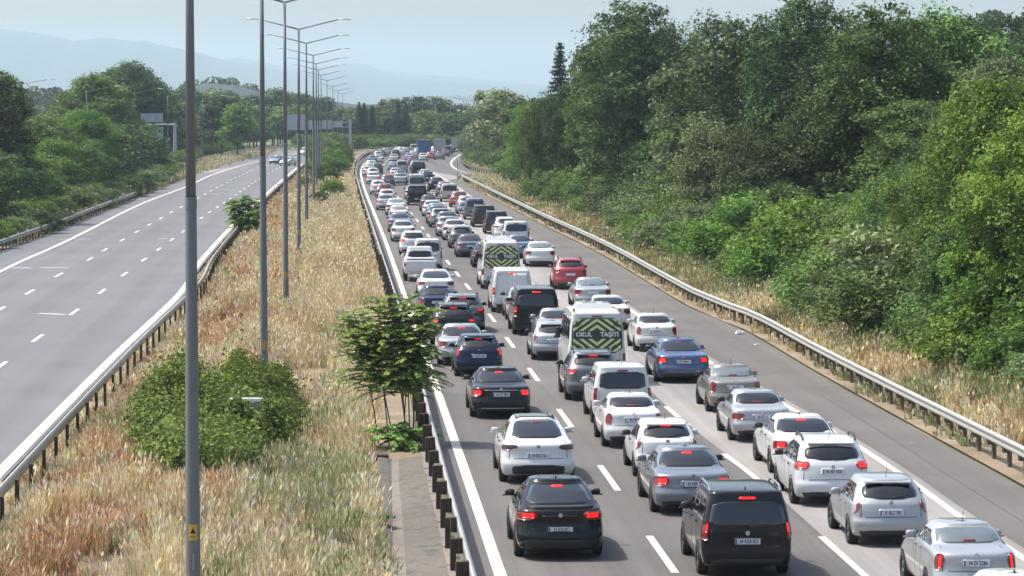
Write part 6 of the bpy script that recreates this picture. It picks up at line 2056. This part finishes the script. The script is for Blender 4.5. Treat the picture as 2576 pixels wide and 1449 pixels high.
def median_grass(y0, y1, dens, wmul, label, hmul=1.0, per=16, r0=.16):
    N = int(dens * 11.2 * (y1 - y0))
    idx, ty, tu, az, rr0, k = tufts(N, y0, y1, per, r0)
    a, b_ = median_bounds(ty)
    tx = a + (b_ - a) * tu
    rel = tu
    dr = np.interp(ty, [50, 66, 85, 96, 110, 150], [.85, .92, .60, .9, 1.5, 2.0])
    keep = tx < dr + .25 * vnoise(tx, ty, .7, 3)
    lim = vnoise(tx, ty, 1.6, 5) * .6 + vnoise(tx, ty, .5, 6) * .4
    keep &= ~((lim < .38) & (ty < 300))
    keep &= rng.random(k) < .30 + 1.05 * vnoise(tx, ty * .5, 1.9, 31)
    keep &= ~((np.abs(tx - (-.3 - (ty - 85) * .02)) < .55) & (ty > 84) & (ty < 125) & (lim < .60))
    ex = (tx - bx + .25) / 2.35; ey = (ty - 93.2) / 11.8
    keep &= ((ex * ex + ey * ey) > .60 + .45 * vnoise(tx, ty, .8, 41)) | ((ty < 87.5) & (rng.random(k) < .45))
    keep &= ~((np.abs(tx + 3) < .6) & (ty < 57.5))
    big = vnoise(tx, ty * .35, 1.5, 8); sm = vnoise(tx, ty, .9, 9); gm = vnoise(tx, ty * .4, 2.2, 10)
    col = pick(STRAW, k) * (.72 + .42 * vnoise(tx, ty * .5, 1.2, 33))[:, None]
    rus = (big * .6 + sm * .25 + (.22 - np.abs(rel - .22)) * .8 > .50) & (rel < .78)
    col[rus] = pick(RUSSET, int(rus.sum()))
    gr = (gm * .55 + sm * .3 + np.where((ty < 70), .14, 0) + np.where((rel > .56) & (rel < .82) & (ty < 100), .17, 0) > .62)
    col[gr] = pick(GREENS, int(gr.sum()))
    gw = rng.random(k) < .10; col[gw] = pick(GREYW, int(gw.sum()))
    th = (.18 + .95 * vnoise(tx, ty * .4, 1.4, 12) ** 1.3 + .30 * sm * rng.random(k)) * hmul * np.where(gr, .72, 1) * np.where(rus, .85, 1) * (.65 + .5 * rng.random(k))
    th *= np.clip((dr + .4 - tx) / .8, .35, 1) * np.clip((tx - a - .5) / 1.1, .25, 1)
    m = keep[idx]; idx, az, rr0 = idx[m], az[m], rr0[m]; n = len(idx)
    x = tx[idx] + np.cos(az) * rr0; y = ty[idx] + np.sin(az) * rr0
    c = col[idx] * (.78 + .44 * rng.random((n, 1)))
    st = rng.random(n) < .16; c[st] = pick(STRAW, int(st.sum()))
    h = th[idx] * (.45 + .65 * rng.random(n))
    w = np.full(n, .013) * wmul * (.6 + .8 * rng.random(n))
    return blades('dry_grass', x, y, h, c, w, label, .42, .4, adir=az)


median_grass(52, 95, 370, 1.12, 'tall dry straw and russet grass covering the near median')
median_grass(95, 160, 170, 1.7, 'dry straw grass on the median beyond the big bush', 1.0, 12, .2)
median_grass(160, 300, 58, 2.9, 'pale golden grass on the median around the lamp posts', 1.15, 10, .3)
median_grass(300, 700, 18, 6.0, 'far golden grass on the median up to the bend', 1.2, 8, .5)


def verge_grass(line, w0, w1, y0, y1, dens, wmul, label, green=.35, hmul=1.0, per=14, r0=.2):
    L = np.asarray(line); N = int(dens * (w1 - w0) * (y1 - y0))
    idx, ty, tu, az, rr0, k = tufts(N, y0, y1, per, r0)
    x0 = np.interp(ty, L[:, 1], L[:, 0]); tx = x0 + w0 + (w1 - w0) * tu
    keep = (vnoise(tx, ty, 1.1, 21) > .42 * (1 - tu)) & (rng.random(k) < .45 + .9 * vnoise(tx, ty * .4, 2.6, 32)) & (tu > .08 * rng.random(k))
    col = pick(STRAW, k); gm = vnoise(tx, ty * .4, 2.0, 22)
    gr = gm * .8 + tu * .35 > 1 - green; col[gr] = pick(GREENS, int(gr.sum()))
    rs = rng.random(k) < .10; col[rs] = pick(RUSSET, int(rs.sum()))
    th = (.12 + .80 * np.clip(tu * 1.5, 0, 1) * (.4 + .9 * vnoise(tx, ty, 1.5, 23))) * hmul * (.6 + .6 * rng.random(k))
    m = keep[idx]; idx, az, rr0 = idx[m], az[m], rr0[m]; n = len(idx)
    c = col[idx] * (.78 + .44 * rng.random((n, 1)))
    st = rng.random(n) < .12; c[st] = pick(STRAW, int(st.sum()))
    blades('roadside_grass', tx[idx] + np.cos(az) * rr0, ty[idx] + np.sin(az) * rr0, th[idx] * (.5 + .6 * rng.random(n)), c, .015 * wmul * (.6 + .8 * rng.random(n)), label, .42, .4, adir=az)


rr_ = np.array([q for q in smooth_line(R_RIGHT_NEAR) if q[1] < 398])
verge_grass(rr_, .35, 5.8, 88, 190, 125, 1.9, 'dry grass and weeds behind the right guard rail', .56, 1.15)
verge_grass(rr_, .35, 6.5, 190, 397, 36, 3.6, 'farther grass and weeds behind the right guard rail', .66, 1.1)
# stray tufts breaking the edge between shoulder and soil
tl = np.array([(p[0] - 8, p[1]) for p in smooth_line(L_L[:7]) if p[1] > 150])
verge_grass(tl, .8, 7.6, 225, 560, 17, 4.8, 'grass and weeds behind the overgrown left guard rail', .5, 1.0)
# grass on the ramp wedge
N = 6000
poly = P((1160, 447), (1250, 452), (1330, 470), (1290, 520), (1180, 470))
cx = np.array(poly)
w_ = rng.dirichlet(np.ones(5), N)
xy = w_ @ cx
blades('roadside_grass', xy[:, 0], xy[:, 1], .5 + .5 * rng.random(N), np.where((rng.random(N) < .6)[:, None], pick(STRAW, N), pick(GREENS, N)), np.full(N, .07), 'weedy grass on the wedge between right guard rail and ramp')
poly = np.array(P((1168, 398), (1172, 418), (1205, 430), (1250, 436), (1300, 420), (1240, 395)))
xy = rng.dirichlet(np.ones(6), N) @ poly
blades('roadside_grass', xy[:, 0], xy[:, 1], .4 + .4 * rng.random(N), pick(STRAW * .95, N), np.full(N, .11), 'straw coloured grass beyond the merging ramp below the slim lamp posts')
poly = np.array(P((300, 505), (405, 442), (495, 420), (500, 404), (700, 376), (760, 370), (600, 383), (440, 414), (340, 480)))
xy = rng.dirichlet(np.ones(9) * .5, 8000) @ poly
blades('roadside_grass', xy[:, 0], xy[:, 1], .4 + .4 * rng.random(8000), np.where((rng.random(8000) < .6)[:, None], pick(STRAW, 8000), pick(GREENS, 8000)), np.full(8000, .11), 'grass on the wedge between the empty carriageway and its exit ramp')

# litter on the right shoulder
x, y = G(1862, 841)
e = empty('plastic_bag', (x, y, 0.01)); tag(e, 'crumpled white plastic bag lying by the right guard rail', 'litter')
b = MB()
for i in range(7):
    b.box((random.uniform(-.15, .15), random.uniform(-.12, .12), .05 + random.uniform(0, .05)), (.16, .14, .12), random.uniform(0, 3), .6)
b.build('crumpled_film', M['sign_white'], e)
x, y = G(1905, 868)
e = empty('paper_scrap', (x, y, 0.01)); tag(e, 'small scrap of white paper near the plastic bag', 'litter')
MB().box((0, 0, .02), (.22, .12, .03), .4, .8).build('sheet', M['sign_white'], e)
